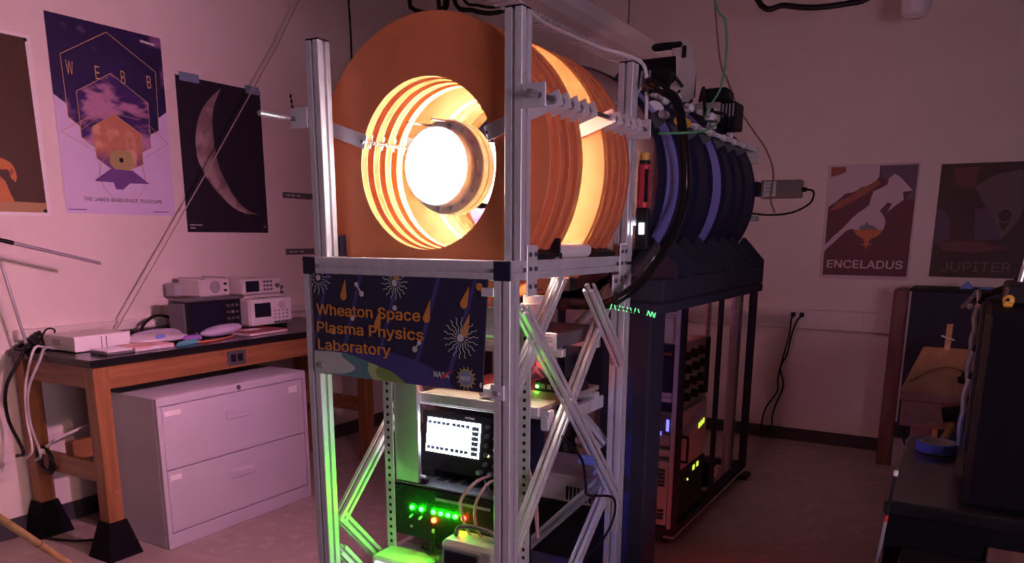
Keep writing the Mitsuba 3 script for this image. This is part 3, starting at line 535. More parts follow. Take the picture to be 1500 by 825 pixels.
# ------------------------------------------------------------------ blue coils behind the frame
blue = [(2.10, 2.14, 'navy', 'first dark navy coil ring right behind the frame post'), (2.157, 2.291, 'blue_sheen_tape', 'taped coil ring with bright blue sheen painted in behind the black hose'), (2.312, 2.425, 'navy', 'dark coil ring just behind the bright blue one'), (2.45, 2.575, 'navy', 'dark coil ring before the farther blue one'),
        (2.596, 2.728, 'blue_sheen_tape', 'farther taped coil ring with blue sheen painted in amid the blue stack'), (2.75, 2.865, 'navy', 'dark coil ring right behind the farther blue one'), (2.885, 2.995, 'navy', 'last but one dark coil ring of the blue stack'), (3.015, 3.17, 'navy', 'rearmost dark coil ring of the blue stack')]
for y0, y1, m, lab in blue:
    t = thing('blue_coil_ring', lab, 'coil ring', 'blue coil rings behind the frame'); d = y1 - y0; c = (AX, y0, AZ)
    obj('winding', lathe(c, (0, 1, 0), [(RI, .012), (RO - .004, .012), (RO - .001, .018), (RO - .001, d - .018), (RO - .004, d - .012), (RI, d - .012)], 96), m, t, 30)
    for a in (0, d - .012): obj('side_plate', lathe(c, (0, 1, 0), [(RI, a), (RO, a), (RO + .003, a + .006), (RO, a + .012), (RI, a + .012)], 96), 'navy', t, 30)
t = thing('blue_coil_clamp', 'pale rod with grey clamp tabs along the top right of the blue coils', 'clamp')
ang = math.radians(29); u = V([math.cos(ang), 0, math.sin(ang)]); w = V([-math.sin(ang), 0, math.cos(ang)])
def atb(r, y, h=0.): return V([AX, y, AZ]) + u * r + w * h
obj('rod', cyl(atb(.352, 2.34), atb(.352, 3.17), .007, 12), 'white', t, 40); obj('brass_end', cyl(atb(.352, 2.27), atb(.352, 2.345), .014, 12), 'yellow', t, 40)
for y in (2.148, 2.30, 2.437, 2.585, 2.739, 2.875, 3.005):
    obj('clamp_tab', place(box(.21, .345, -.003, .003, -.02, .02, .001), V([AX, y, AZ]), u, V([0, 1., 0]), w), 'dgrey', t); obj('collar', cyl(atb(.352, y - .016), atb(.352, y + .016), .011, 8), 'alu', t, 40)
# base table of the blue coils
t = thing('coil_stand', 'black steel stand with cradle plates under the blue coils', 'stand')
obj('top_slab', box(-1.46, -.722, 2.04, 3.19, 1.215, 1.2445, .004), 'black_matte', t)
for x0, x1 in ((-1.459, -1.291), (-.891, -.723)): obj('side_rail', box(x0, x1, 2.041, 3.189, 1.245, 1.308, .006), 'black_matte', t)
for y in (2.1485, 2.3015, 2.4375, 2.5855, 2.739, 2.875, 3.005, 3.1785):
    P = Polygon([(-.368, 1.305), (.368, 1.305), (.368, 1.335), (.29, 1.42), (-.29, 1.42), (-.368, 1.335)]).difference(Point(0, AZ).buffer(RO + .004, 48))
    for g_ in P.geoms: obj('cradle_plate', place(ext(g_, .012), (AX, y + .006, 0), (1, 0, 0), (0, 0, 1), (0, -1, 0)), 'black_matte', t)
for x0, x1, y0, y1 in ((-.862, -.772, 2.09, 2.21), (-1.46, -1.37, 2.12, 2.21), (-1.33, -1.24, 3.02, 3.12)): obj('column', box(x0, x1, y0, y1, 0, 1.215, .005), 'black_matte', t)

# ------------------------------------------------------------------ sign on the frame
W, H = .489, .236; o = (-1.346, FY0 - .004, 1.0985); A = (o, EX, EZ, EB)
t = thing('lab_sign', 'dark blue sign reading Wheaton Space Plasma Physics Laboratory on the frame front', 'sign')
sg = Polygon([(0, 0), (.972 * W, 0), (W, H), (0, H)])
obj('board', place(ext(sg, .003), V(o) - EB * .003, EX, EZ, EB), 'ink_navy', t)
def on(p): return p.intersection(sg)
for u in (.1, .3, .52, .74, .93): flat('pale_ray_print', t, on(uvp([(u, 1), (u + .02, 1), (u - .14, 0), (u - .165, 0)], W, H)), 'ink_purple', *A, 0)
flat('purple_band_print', t, on(uvp([(0, .238), (.13, .30), (.301, .296), (.455, .289), (.606, .236), (.70, .18), (.80, .07), (.83, 0), (0, 0)], W, H)), 'ink_purple', *A, 1)
flat('teal_land_print', t, on(uvp([(0, .232), (.1, .236), (.204, .232), (.30, .19), (.40, .14), (.48, .10), (.563, 0), (0, 0)], W, H)), 'ink_teal', *A, 2)
flat('cream_land_print', t, on(uvp([(0, .222), (.1, .234), (.179, .229), (.175, .20), (.198, .172), (.253, .112), (.258, .08), (.241, .06), (.21, .035), (.18, .02), (0, 0)], W, H)), 'ink_cream', *A, 3)
flat('lime_land_print', t, on(uvp([(.345, .165), (.403, .136), (.385, .09), (.392, .05), (.43, 0), (.365, 0), (.345, .05), (.335, .10)], W, H)), 'ink_lime', *A, 3)
flat('green_land_print', t, on(uvp([(.403, .140), (.48, .10), (.563, 0), (.43, 0), (.395, .05), (.385, .09)], W, H)), 'ink_green', *A, 4)
for (a, b) in (((.22, .95), (.205, .79)), ((.427, .692), (.405, .539)), ((.706, .795), (.685, .63)), ((.911, .931), (.884, .779)), ((.913, .693), (.886, .527))):
    p, q = V(a) * (W, H), V(b) * (W, H); flat('meteor_print', t, on(LineString([q, p]).buffer(.0006).union(Point(*q).buffer(.0095)).convex_hull), 'ink_orange', *A, 5)
def ball(u, v, r=.006, m='ink_white'): flat('particle_print', t, on(Point(u * W, v * H).buffer(r)), m, *A, 6)
for a, b in (((.289, .909), (.318, .823)), ((.644, .402), (.618, .336))):
    flat('molecule_print', t, LineString([V(a) * (W, H), V(b) * (W, H)]).buffer(.0018).union(Point(*(V(a) * (W, H))).buffer(.0056)).union(Point(*(V(b) * (W, H))).buffer(.0068)), 'ink_white', *A, 6)
for u, v in ((.51, .707), (.257, .582), (.137, .434)): ball(u, v)
ball(.963, .936, .008, 'ink_orange'); ball(.982, .889, .005); ball(.974, .067, .006); ball(.525, .985, .006, 'ink_orange')
def sun(u, v, r0, r1, n, m, ball_r=.0075):
    c = V([u * W, v * H]); g = []
    for k in range(n):
        a = 2 * math.pi * k / n + .1; d = V([math.cos(a), math.sin(a)]); q = V([-d[1], d[0]])
        s = np.linspace(r0, r1, 13); g.append(LineString([c + d * x + q * .0016 * math.sin((x - r0) / (r1 - r0) * 4 * math.pi) for x in s]).buffer(.00085))
    P = on(__import__('shapely').union_all(g)); flat('wavy_ray_print', t, P, m, *A, 5); ball(u, v, ball_r)
sun(.512, .939, .011, .036, 16, 'ink_cream'); sun(.866, .476, .012, .044, 18, 'ink_cream', .0085); sun(.052, .96, .013, .038, 15, 'ink_cream', .007)
for s_, u, v, w_ in (('Wheaton Space', .032, .600, .622), ('Plasma Physics', .031, .424, .638), ('Laboratory', .031, .250, .45)):
    wallpart(t, 'lettering', lettering(s_, u * W, v * H, .0242, w_ * W, True, .0006), 'ink_orange', *A, 7)
wallpart(t, 'agency_lettering', lettering('NASA', .722 * W, .098 * H, .0125, .082 * W, True, .0006), 'ink_white', *A, 7)
flat('red_swoosh_print', t, Polygon([(.755 * W, .088 * H), (.772 * W, .082 * H), (.795 * W, .13 * H), (.838 * W, .19 * H), (.785 * W, .14 * H)]), 'ink_red', *A, 8)
gc = V([.893 * W, .116 * H]); gear = Point(*gc).buffer(.0195)
for k in range(14): a = 2 * math.pi * k / 14; gear = gear.union(affinity.translate(affinity.rotate(Polygon([(.018, -.002), (.0255, -.0013), (.0255, .0013), (.018, .002)]), math.degrees(a), origin=(0, 0)), *gc))
flat('gold_gear_print', t, gear, 'ink_gold', *A, 6); flat('globe_print', t, Point(*gc).buffer(.016), 'ink_globe', *A, 7)
wallpart(t, 'emblem_lettering', lettering('NSF', gc[0] - .013, gc[1] - .0045, .009, .026, True, .0006), 'ink_white', *A, 8)
bolt(t, V([-1.346 + .049 * W, FY0 - .0075, 1.0985 + .09 * H]), (0, -1, 0), .008)

# ------------------------------------------------------------------ things on the frame's beams
for y0, y1, lab in ((1.47, 1.60, 'black rubber pad under the front orange rings on the right beam'), (1.79, 1.90, 'black rubber pad under the rear orange rings on the right beam')):
    solo('rubber_pad', trimesh.convex.convex_hull(V([(x, y, z) for y in (y0, y1) for x, z in ((-.848, FZ), (-.808, FZ), (-.808, FZ + .012), (-.848, FZ + .024))])), 'rubber', lab, 'pad')
solo('rubber_pad', trimesh.convex.convex_hull(V([(x, y, z) for y in (1.452, 1.60) for x, z in ((-1.374, FZ), (-1.334, FZ), (-1.334, FZ + .05), (-1.374, FZ + .012))])), 'navy', 'dark pad between the left post and the first orange ring', 'pad')
solo('white_roll', lathe((-.832, 1.605, FZ + .0165), (0, 1, 0), [(.009, 0), (.0165, 0), (.0165, .165), (.009, .165)], 28), 'white', 'short white tube lying on the right beam below the orange rings', 'tube', smooth=30)
t = thing('angle_clip', 'small black and grey angle clip beside the white tube', 'clip')
obj('upright', box(-.83, -.807, 1.585, 1.590, FZ, FZ + .045, .001), 'black', t); obj('foot', box(-.83, -.807, 1.565, 1.585, FZ, FZ + .004, .001), 'grey', t)
t = thing('work_light', 'red work light with a yellow tip and lit white lamp hung by the rear post', 'work light')
wx, wy = -.789, 2.035
obj('body', [cyl((wx, wy, 1.497), (wx, wy, 1.604), .0165, 20), cyl((wx, wy, 1.604), (wx, wy, 1.612), .0165, 20, .012)], 'red', t, 40)
obj('grip', box(wx + .006, wx + .018, wy - .016, wy - .012, 1.51, 1.595, .003), 'black', t)
obj('yellow_tip', cyl((wx, wy, 1.617), (wx, wy, 1.637), .0125, 16), 'yellow', t, 40); obj('neck', cyl((wx, wy, 1.605), (wx, wy, 1.618), .014, 16), 'black', t, 40)
obj('lamp_housing', box(wx - .02, wx + .016, wy - .004, wy + .016, 1.385, 1.497, .004), 'black', t); obj('lamp', box(wx - .008, wx + .008, wy - .007, wy - .0045, 1.428, 1.458, .002), 'white', t, emit=(9, 9.5, 10))
obj('hanger', box(wx - .022, wx - .016, wy - .03, wy + .01, 1.45, 1.47, .001), 'alu', t)

# ------------------------------------------------------------------ inside the frame
rk = thing('inner_rack', 'grey steel rack rail with square holes inside the aluminium frame', 'rack')
for x0, x1, fx in ((-1.322, -1.292, 1), (-.905, -.875, -1)):
    r_ = obj('rail', [box(x0, x1, 1.578, 1.581, .5005, 1.24, .0005)], 'alu', rk)
    obj('channel', box(-1.292 if fx > 0 else -.93, -1.215 if fx > 0 else -.905, 1.585, 1.60, .7775, 1.24, .002), 'steel', rk)
    for k in range(34): obj('rail_hole', box((x0 + x1) / 2 - .0035, (x0 + x1) / 2 + .0035, 1.5765, 1.579, .512 + .021 * k, .520 + .021 * k, .0003), 'black', rk)
# shelf with red glow
sh = thing('frame_shelf', 'flat grey shelf board with red light on it inside the frame', 'shelf')
obj('board', box(-1.23, -.87, 1.62, 1.965, 1.005, 1.018, .002), 'beige', sh); obj('front_edge', box(-1.23, -.87, 1.61, 1.62, .995, 1.02, .002), 'alu', sh)
for y in (1.66, 1.93): obj('bracket', box(-1.336, -.858, y - .012, y + .012, .98, 1.0045, .002), 'alu', sh)
obj('support_bar', box(-.88, -.858, 1.64, 1.972, .955, .99, .002), 'alu', sh)
t = thing('network_switch', 'small black network switch with a green light on the frame shelf', 'network switch')
obj('case', box(-.985, -.872, 1.80, 1.90, 1.0185, 1.045, .003), 'black', t)
for k in range(5): obj('port', box(-.965 + .018 * k, -.953 + .018 * k, 1.7985, 1.8005, 1.025, 1.038, .0005), 'grey', t)
obj('green_light', box(-.981, -.973, 1.796, 1.80, 1.027, 1.034, .001), 'white', t, emit=(12, 120, 6))
t = thing('small_white_adapter', 'small grey-white plastic box on the red-lit shelf', 'box'); obj('case', box(-1.055, -.965, 1.63, 1.69, 1.0205, 1.05, .005), 'white', t); obj('dark_button', cyl((-1.0, 1.6305, 1.035), (-1.0, 1.628, 1.035), .006, 12), 'black', t)
t = thing('red_indicator', 'glowing red indicator lamp at the back of the shelf', 'indicator lamp'); obj('base', box(-1.12, -1.08, 1.86, 1.90, 1.0185, 1.04), 'black', t); obj('lamp', trimesh.creation.icosphere(2, .011).apply_translation([-1.10, 1.862, 1.052]), 'white', t, True, emit=(170, 5, 6))
for k in range(4): solo('shelf_wire', tube([(-1.17 + .03 * k, 1.95, 1.024), (-1.14 + .03 * k, 1.88, 1.06 + .01 * k), (-1.10 + .02 * k, 1.80, 1.055), (-1.07 + .02 * k, 1.72, 1.026)], .0028), ('pink_cable', 'orange_cable', 'black', 'pink_cable')[k], ('thin pink wire arched over the shelf, farthest left', 'thin orange wire arched over the shelf', 'thin black wire arched over the shelf', 'thin pink wire arched nearest the network switch')[k], 'wire', smooth=40)
# upper tray instrument
t = thing('upper_instrument', 'silver-fronted flat instrument on the upper shelf of the frame', 'instrument')
obj('case', box(-1.25, -.875, 1.70, 1.965, 1.15, 1.185, .003), 'dgrey', t); obj('front_panel', box(-1.26, -.868, 1.693, 1.70, 1.145, 1.19, .002), 'white', t)
for k in range(3): obj('panel_groove', box(-1.25, -.878, 1.6915, 1.694, 1.156 + .011 * k, 1.159 + .011 * k, .0003), 'grey', t)
for y in (1.72, 1.93): obj('shelf_bar', box(-1.336, -.858, y - .01, y + .01, 1.128, 1.1495, .002), 'alu', t)
t = thing('white_enclosure', 'pale plastic enclosure under the right beam', 'enclosure')
obj('case', box(-1.01, -.90, 1.53, 1.61, 1.1905, 1.258, .006), 'white', t); obj('lid', box(-1.012, -.898, 1.528, 1.612, 1.258, 1.264, .002), 'offwhite', t)
solo('support_bar', box(-.95, -.838, 1.70, 1.735, 1.292, 1.325, .003), 'black', 'black bar below the rear orange rings', 'bar')
t = thing('cylinder_canister', 'small grey canister behind the pale enclosure', 'canister'); obj('body', cyl((-.96, 1.75, 1.1905), (-.96, 1.75, 1.255), .036, 24), 'grey', t, 40); obj('cap', cyl((-.96, 1.75, 1.255), (-.96, 1.75, 1.275), .03, 24), 'white', t, 40)
# bright oscilloscope
sc = thing('oscilloscope', 'black oscilloscope with a bright white trace screen inside the frame', 'oscilloscope')
def tilt(m): q = m.copy(); q.apply_transform(trimesh.transformations.rotation_matrix(-.14, [1, 0, 0], [0, 1.66, .785])); return q
def facing(*b, bev=.001): return tilt(box(*b, bev))
obj('case', facing(-1.275, -.935, 1.668, 1.76, .79, .965, bev=.012), 'black', sc); obj('bezel', facing(-1.27, -.94, 1.66, 1.668, .795, .96, bev=.003), 'black', sc)
scr = obj('screen', facing(-1.252, -1.078, 1.6575, 1.66, .845, .94), 'white', sc, emit=[7.0, 7.8, 9.5])
for k in range(9):
    for z in (.858, .927): obj('trace_block', facing(-1.245 + .0148 * k - .001 + .004 * (k > 4), -1.245 + .0148 * k + .0095 + .004 * (k > 4), 1.656, 1.6573, z - .004, z + .004, bev=.0002), 'ink_globe', sc)
for k in range(6): obj('menu_key', facing(-1.103, -1.083, 1.656, 1.6573, .852 + .0135 * k, .862 + .0135 * k, bev=.0002), 'ink_globe', sc)
for i in range(5):
    for j in range(4): obj('knob', tilt(cyl((-1.055 + .03 * j, 1.66, .835 + .025 * i), (-1.055 + .03 * j, 1.65, .835 + .025 * i), .0065, 12)), 'dgrey', sc)
obj('blue_light', tilt(cyl((-1.02, 1.6605, .858), (-1.02, 1.6575, .858), .005, 10)), 'white', sc, emit=(8, 16, 26)); obj('amber_light', tilt(cyl((-1.05, 1.6605, .858), (-1.05, 1.6575, .858), .0035, 10)), 'white', sc, emit=(12, 9, 2))
for j in range(4): obj('connector', tilt(cyl((-1.07 + .035 * j, 1.66, .812), (-1.07 + .035 * j, 1.645, .812), .0065, 12)), 'steel', sc)
obj('brand_plate', facing(-1.13, -1.10, 1.6575, 1.66, .948, .953, bev=.0003), 'offwhite', sc)
for x in (-1.24, -.97): obj('foot', box(x - .02, x + .02, 1.66, 1.74, .777, .80, .002), 'rubber', sc)
for k, (x, e) in enumerate(((-1.04, .60), (-1.005, .63))): solo('probe_cable', tube([(x, 1.648, .808), (x - .005, 1.60, .805), (x - .03 + .01 * k, 1.57, .76), (x - .01, 1.56, .70), (x + .05, 1.54, .65), (x + .12, 1.53, e - .02), (x + .17, 1.56, e - .06)], .004), 'pink_cable', ('salmon probe cable looping from the oscilloscope, the left of the two', 'salmon probe cable looping from the oscilloscope, the right of the two')[k], 'cable', smooth=40)
solo('probe_cable', tube([(-1.05, 1.645, .806), (-1.0, 1.59, .80), (-.95, 1.57, .775), (-.90, 1.57, .74)], .0025), 'black', 'thin black probe lead crossing the salmon cables', 'cable', smooth=40)
# power unit with LEDs
pu = thing('rack_power_unit', 'black rack unit with glowing green and red lamps below the bright oscilloscope', 'rack unit')
obj('case', box(-1.29, -.955, 1.592, 1.70, .622, .770, .003), 'black', pu); obj('front_panel', box(-1.322, -.875, 1.583, 1.591, .625, .768, .002), 'black', pu)
obj('top_plate', box(-1.29, -.94, 1.586, 1.80, .7705, .776, .001), 'steel_dark', pu); obj('nameplate', box(-1.16, -.99, 1.5815, 1.584, .742, .75, .0005), 'steel', pu)
LY = 1.5815
for x, z in ((-1.236, .709), (-1.205, .709), (-1.166, .709), (-1.142, .709), (-1.119, .709), (-1.097, .709)): obj('green_lamp', cyl((x, LY + .002, z), (x, LY - .003, z), .0062, 12), 'white', pu, emit=(.3, 520, .6))
for x, z in ((-1.165, .685), (-1.07, .709)): obj('red_lamp', cyl((x, LY + .002, z), (x, LY - .003, z), .007, 12), 'white', pu, emit=(120, .5, .3))
for x in (-1.236, -1.205): obj('toggle_switch', cyl((x, LY + .001, .688), (x, LY - .012, .684), .003, 8), 'steel', pu)
for x, z in ((-1.312, .755), (-1.312, .73), (-1.312, .64), (-1.02, .69), (-1.03, .665), (-1.24, .655)): bolt(pu, (x, 1.583, z), (0, -1, 0), .004)
for k in range(6): obj('vent_slot', box(-1.2 + .04 * k, -1.175 + .04 * k, 1.64, 1.70, .7755, .777, .0003), 'black', pu)
t = thing('small_clip', 'small white and black clip lying on the rack unit top', 'clip'); obj('body', box(-1.235, -1.20, 1.597, 1.612, .7765, .79, .002), 'black', t); obj('tab', box(-1.23, -1.205, 1.596, 1.606, .79, .797, .001), 'white', t)
# lower instruments
t = thing('bench_generator', 'pale instrument with a lit white display at the bottom of the frame', 'instrument')
obj('case', box(-1.345 + .03, -1.15, 1.50, 1.86, .50, .585, .006), 'offwhite', t); obj('display', box(-1.30, -1.215, 1.494, 1.5005, .515, .572, .001), 'white', t, emit=(1.3, 1.6, 1.5))
for j in range(3): obj('button', box(-1.20 + .016 * j, -1.19 + .016 * j, 1.495, 1.501, .54, .55, .001), 'grey', t)
for k in range(7): obj('vent_slat', box(-1.29, -1.16, 1.62 + .03 * k, 1.63 + .03 * k, .585, .588, .0005), 'beige', t)
obj('shelf_plate', box(-1.336, -.858, 1.46, 1.93, .488, .4995, .001), 'steel_dark', t)
t = thing('crt_scope', 'cream box instrument with a dark rounded screen at the bottom of the frame', 'instrument')
obj('case', box(-1.08, -.922, 1.49, 1.576, .4998, .682, .01), 'offwhite', t); obj('bezel', box(-1.07, -.955, 1.482, 1.491, .52, .672, .01), 'grey', t); obj('screen', box(-1.06, -.965, 1.477, 1.483, .53, .662, .008), 'screen_off', t)
for i in range(2):
    for j in range(1): knob(t, (-.938 + .04 * j, 1.49, .64 - .045 * i), V([0, -1., 0]), .010, .014, 'offwhite')
obj('handle', tube([(-1.06, 1.53, .682), (-1.05, 1.535, .705), (-1.0, 1.54, .71), (-.95, 1.535, .705), (-.94, 1.53, .682)], .006), 'dgrey', t, 40)
solo('loose_cable', tube([(-1.10, 1.578, .655), (-1.13, 1.57, .61), (-1.18, 1.58, .592), (-1.22, 1.60, .592)], .004), 'black', 'short black cable drooping below the rack lamps', 'cable', smooth=40)
for k in (0, 1): solo('probe_cable', tube([(-.99, 1.60, .93 - .03 * k), (-.948 + .01 * k, 1.65, .88), (-.922 + .008 * k, 1.66, .82), (-.905 + .006 * k, 1.66, .75), (-.90, 1.67, .66)], .004), 'pink_cable', ('salmon cable passing right of the centre leg, the left of the two', 'salmon cable passing right of the centre leg, the right of the two')[k], 'cable', smooth=40)
t = thing('jack_plug', 'black jack plug hanging under the red lamp', 'plug'); obj('sleeve', cyl((-1.16, 1.566, .60), (-1.16, 1.57, .655), .0055, 10), 'black', t); obj('tip', cyl((-1.16, 1.57, .655), (-1.16, 1.572, .665), .004, 10), 'steel', t)
# right lower bay: computer case and wires
t = thing('computer_case', 'pale flat computer case lying in the lower right of the frame', 'computer')
obj('lid', box(-1.20, -.878, 2.07, 2.30, .692, .704, .003), 'offwhite', t); obj('side', box(-1.20, -.882, 2.075, 2.30, .615, .692, .004), 'offwhite', t)
for k in range(12): obj('vent_slot', box(-1.02 + .013 * k, -1.013 + .013 * k, 2.073, 2.0755, .625, .668, .0005), 'black', t)
obj('lower_body', box(-1.20, -.88, 2.075, 2.30, .30, .615, .004), 'black', t)
obj('leg_block', box(-1.19, -.885, 2.08, 2.29, 0, .30, .004), 'black_matte', t)
solo('blue_lamp', trimesh.creation.icosphere(2, .006).apply_translation([-.941, 1.747, .785]), 'white', 'small blue glowing lamp behind the lower braces', 'lamp', smooth=True, emit=(200, 230, 3400))
solo('brace_cable', tube([(-.80, 1.60, .96), (-.795, 1.70, .88), (-.80, 1.74, .80), (-.81, 1.78, .76), (-.79, 1.90, .72), (-.80, 1.92, .64), (-.82, 1.84, .58), (-.9, 1.80, .52), (-1.0, 1.78, .505)], .0035), 'black', 'thin black cable wound along the right braces', 'cable', smooth=40)
solo('brace_cable', tube([(-.86, 1.62, 1.125), (-.865, 1.68, 1.09), (-.87, 1.73, 1.05), (-.87, 1.74, 1.03)], .004), 'black', 'short black cable between the braces above the switch', 'cable', smooth=40)
t = thing('blue_strap', 'blue cable tie on the right diagonal brace', 'strap'); obj('band', box(-.848, -.806, 1.79, 1.80, .868 - .03, .872 - .01, .001), 'painter_blue', t); obj('tail', tube([(-.805, 1.795, .85), (-.80, 1.80, .83), (-.802, 1.79, .815)], .003), 'painter_blue', t)

# hose, cables
solo('black_hose', tube([(-.79, 2.03, 1.80), (-.765, 1.98, 1.80), (-.73, 1.99, 1.78), (-.715, 2.06, 1.757), (-.72, 2.14, 1.67), (-.72, 2.165, 1.60), (-.72, 2.168, 1.53), (-.72, 2.13, 1.47), (-.72, 2.06, 1.405), (-.725, 1.97, 1.355), (-.74, 1.90, 1.305), (-.765, 1.86, 1.275), (-.80, 1.848, 1.255), (-.86, 1.90, 1.244), (-.95, 1.94, 1.24)], .0125, 14), 'black_gloss', 'thick black hose curving in front of the blue coils down to the frame', 'hose', smooth=True)
t = thing('green_streak', 'added glowing green bits drawing a zigzag light streak across the rear frame leg', 'light streak')  # invented wire and lights in place of a green streak of light
obj('wire', tube([(-.78, 1.80, 1.252), (-.745, 1.83, 1.244), (-.73, 1.87, 1.232), (-.73, 1.95, 1.222), (-.735, 2.0, 1.22)], .0015, 6), 'black', t, True)
rg = np.random.RandomState(5)
for k in range(15):
    s = k / 14
    if .52 < s < .66: continue
    x, y, z = -.772 + .045 * min(1, s * 1.6), 1.79 + .19 * s, 1.252 - .034 * s
    dz = .006 * (-1) ** k
    obj('green_light', cyl((x + .003, y, z - dz), (x + .003, y + .008, z + dz), .0016, 6), 'white', t, emit=(.03, 1.3, .25))
solo('pale_cable', tube([(-1.13, 1.90, 2.06), (-1.098, 1.90, 2.017), (-1.068, 1.90, 1.988), (-1.018, 1.90, 1.95), (-.92, 1.90, 1.902), (-.864, 1.91, 1.877), (-.82, 1.96, 1.866), (-.796, 2.02, 1.85), (-.79, 2.03, 1.79), (-.788, 2.03, 1.72)], .005), 'white_cable', 'pale pink cable draped from the ceiling over the rear post', 'cable', smooth=40)
solo('pale_cable', tube([(-1.13, 1.90, 2.06), (-1.25, 1.85, 2.3), (-1.3, 1.8, 2.8), (-1.3, 1.8, 3.34)], .005), 'white_cable', 'pale pink cable dropping from the ceiling above the coils', 'cable', smooth=40)
solo('green_wire', tube([(-.76, 2.05, 1.685), (-.68, 2.17, 1.70), (-.74, 2.5, 1.765), (-.81, 2.6, 1.79), (-.80, 2.6, 1.824), (-.765, 2.6, 1.88), (-.752, 2.6, 1.979), (-.763, 2.6, 2.079), (-.80, 2.6, 2.16), (-.85, 2.6, 2.6), (-.85, 2.6, 3.34)], .0035, 6), 'green_cable', 'thin green wire rising from the coil clamp to the ceiling', 'wire', smooth=True)
solo('brown_wire', tube([(-1.1, 3.3, 3.34), (-1.04, 3.28, 2.6), (-1.0, 3.26, 2.312), (-.966, 3.26, 2.101), (-.935, 3.26, 2.031), (-.89, 3.26, 1.933), (-.83, 3.28, 1.841), (-.775, 3.3, 1.763), (-.735, 3.28, 1.673), (-.72, 3.2, 1.571), (-.70, 3.2, 1.514)], .0035, 6), 'brown_cable', 'thin brown wire hanging from the ceiling behind the blue coils', 'wire', smooth=True)

# ------------------------------------------------------------------ vacuum hardware on top of the blue coils
t = thing('instrument_hood', 'black instrument housing with a pale curved side panel on the blue coils', 'housing')
obj('body', box(-1.29, -.985, 2.925, 3.08, 1.885, 2.075, .05), 'black', t); obj('pale_side_panel', [place(ext(Polygon([(0, 0), (.10, 0), (.105, .10), (.085, .20), (.02, .215), (.0, .20), (.03, .17), (.035, .08), (.0, .05)]), .012), (-1.055, 2.92, 1.90), (1, 0, 0), (0, 0, 1), (0, -1, 0))], 'offwhite', t)
obj('black_flap', box(-1.12, -1.0, 2.90, 2.93, 2.085, 2.11, .01), 'black', t); obj('slot_mark', box(-1.0, -.985, 2.90, 2.904, 2.05, 2.09, .001), 'black', t)
for x in (-1.13, -1.16): obj('thin_pipe', cyl((x, 2.905, 1.93), (x + .01, 2.905, 2.02), .005, 8), 'grey', t, 40)
t = thing('pump_controller', 'grey and black finned controller box above the rear blue coils', 'controller')
obj('grey_case', box(-1.0, -.893, 3.05, 3.16, 1.842, 1.915, .006), 'beige', t); obj('black_case', box(-.892, -.834, 3.05, 3.16, 1.815, 1.913, .006), 'black', t); obj('top_box', box(-.975, -.87, 3.06, 3.15, 1.9135, 1.968, .014), 'black', t)
for k in range(4): obj('fin', box(-.885 + .013 * k, -.88 + .013 * k, 3.045, 3.05, 1.86, 1.905, .0005), 'grey', t)
for k in range(3): obj('terminal', box(-.98 + .03 * k, -.962 + .03 * k, 3.035, 3.05, 1.85, 1.89, .002), 'white', t)
obj('leg', cyl((-1.0, 3.1, 1.872), (-1.02, 3.1, 1.90), .012, 10), 'steel', t); obj('pedestal', box(-1.02, -.92, 3.06, 3.15, 1.84, 1.86, .003), 'black', t)
t = thing('pressure_gauge', 'round pale pressure gauge in front of the blue coils', 'gauge')
gcn = V([-.862, 2.28, 1.771]); nd = V([.30, -.95, .05]); nd /= np.linalg.norm(nd)
obj('case', cyl(gcn, gcn + nd * .03, .034, 32), 'black', t, 40); obj('dial', cyl(gcn + nd * .03, gcn + nd * .032, .030, 32), 'paper', t); obj('needle', cyl(gcn + nd * .033 - V([.012, 0, -.008]), gcn + nd * .033 + V([.004, 0, -.003]), .002, 6), 'black', t)
obj('stem', cyl(gcn, gcn + V([0.02, .02, -.06]), .008, 10), 'yellow', t, 40)
for k, (x, y, z, s, lab) in enumerate(((-.915, 2.42, 1.838, .015, 'pale metal valve block above the gauge, the left one'), (-.872, 2.38, 1.822, .014, 'pale metal valve block right above the gauge'), (-.815, 2.45, 1.806, .014, 'bright valve block behind the hose'), (-.80, 2.62, 1.80, .015, 'pale valve block near the green wire'), (-.865, 2.48, 1.845, .012, 'small pale valve block behind the hose top'), (-.83, 2.75, 1.79, .013, 'small pale valve block below the controller'), (-.82, 2.93, 1.775, .013, 'rearmost small valve block below the controller'))):
    t = thing('valve_block', lab, 'valve', 'valve blocks on the blue coils'); c = V([x, y, z])
    obj('block', box(x - s, x + s, y - s, y + s, z - s * .8, z + s * .8, .004), 'white', t); obj('port', cyl(c + V([0, -s, 0]), c + V([.006, -s - .018, .004]), s * .45, 12), 'steel', t, 40); obj('handle', cyl(c + V([0, 0, s * .8]), c + V([.01, 0, s * 1.7]), s * .3, 10), 'black', t, 40)
    obj('mount_post', cyl(c - V([0, 0, s * .7]), V([x - .02, y, AZ + math.sqrt(max(RO ** 2 - (x - .02 - AX) ** 2, 0)) - .004]), .006, 8), 'steel_dark', t)
for k, (p, m, lab) in enumerate((([(-1.0, 2.95, 1.95), (-.98, 2.75, 1.97), (-.93, 2.6, 1.93), (-.90, 2.48, 1.85)], 'black', 'black tube looping over the valve blocks'), ([(-.97, 3.04, 1.92), (-.93, 2.95, 1.95), (-.88, 2.8, 1.89), (-.84, 2.72, 1.80)], 'black', 'second black tube looping to the controller'), ([(-.93, 2.40, 1.86), (-.91, 2.30, 1.85), (-.90, 2.22, 1.80), (-.885, 2.2, 1.76)], 'white_cable', 'pale wire hanging left of the gauge'), ([(-.86, 3.0, 1.79), (-.82, 2.9, 1.82), (-.80, 2.8, 1.83), (-.80, 2.66, 1.82)], 'black', 'thin black wire between valve blocks'))):
    solo('gas_line', tube(p, .006 if m == 'black' else .004), m, lab, 'tube', smooth=40)

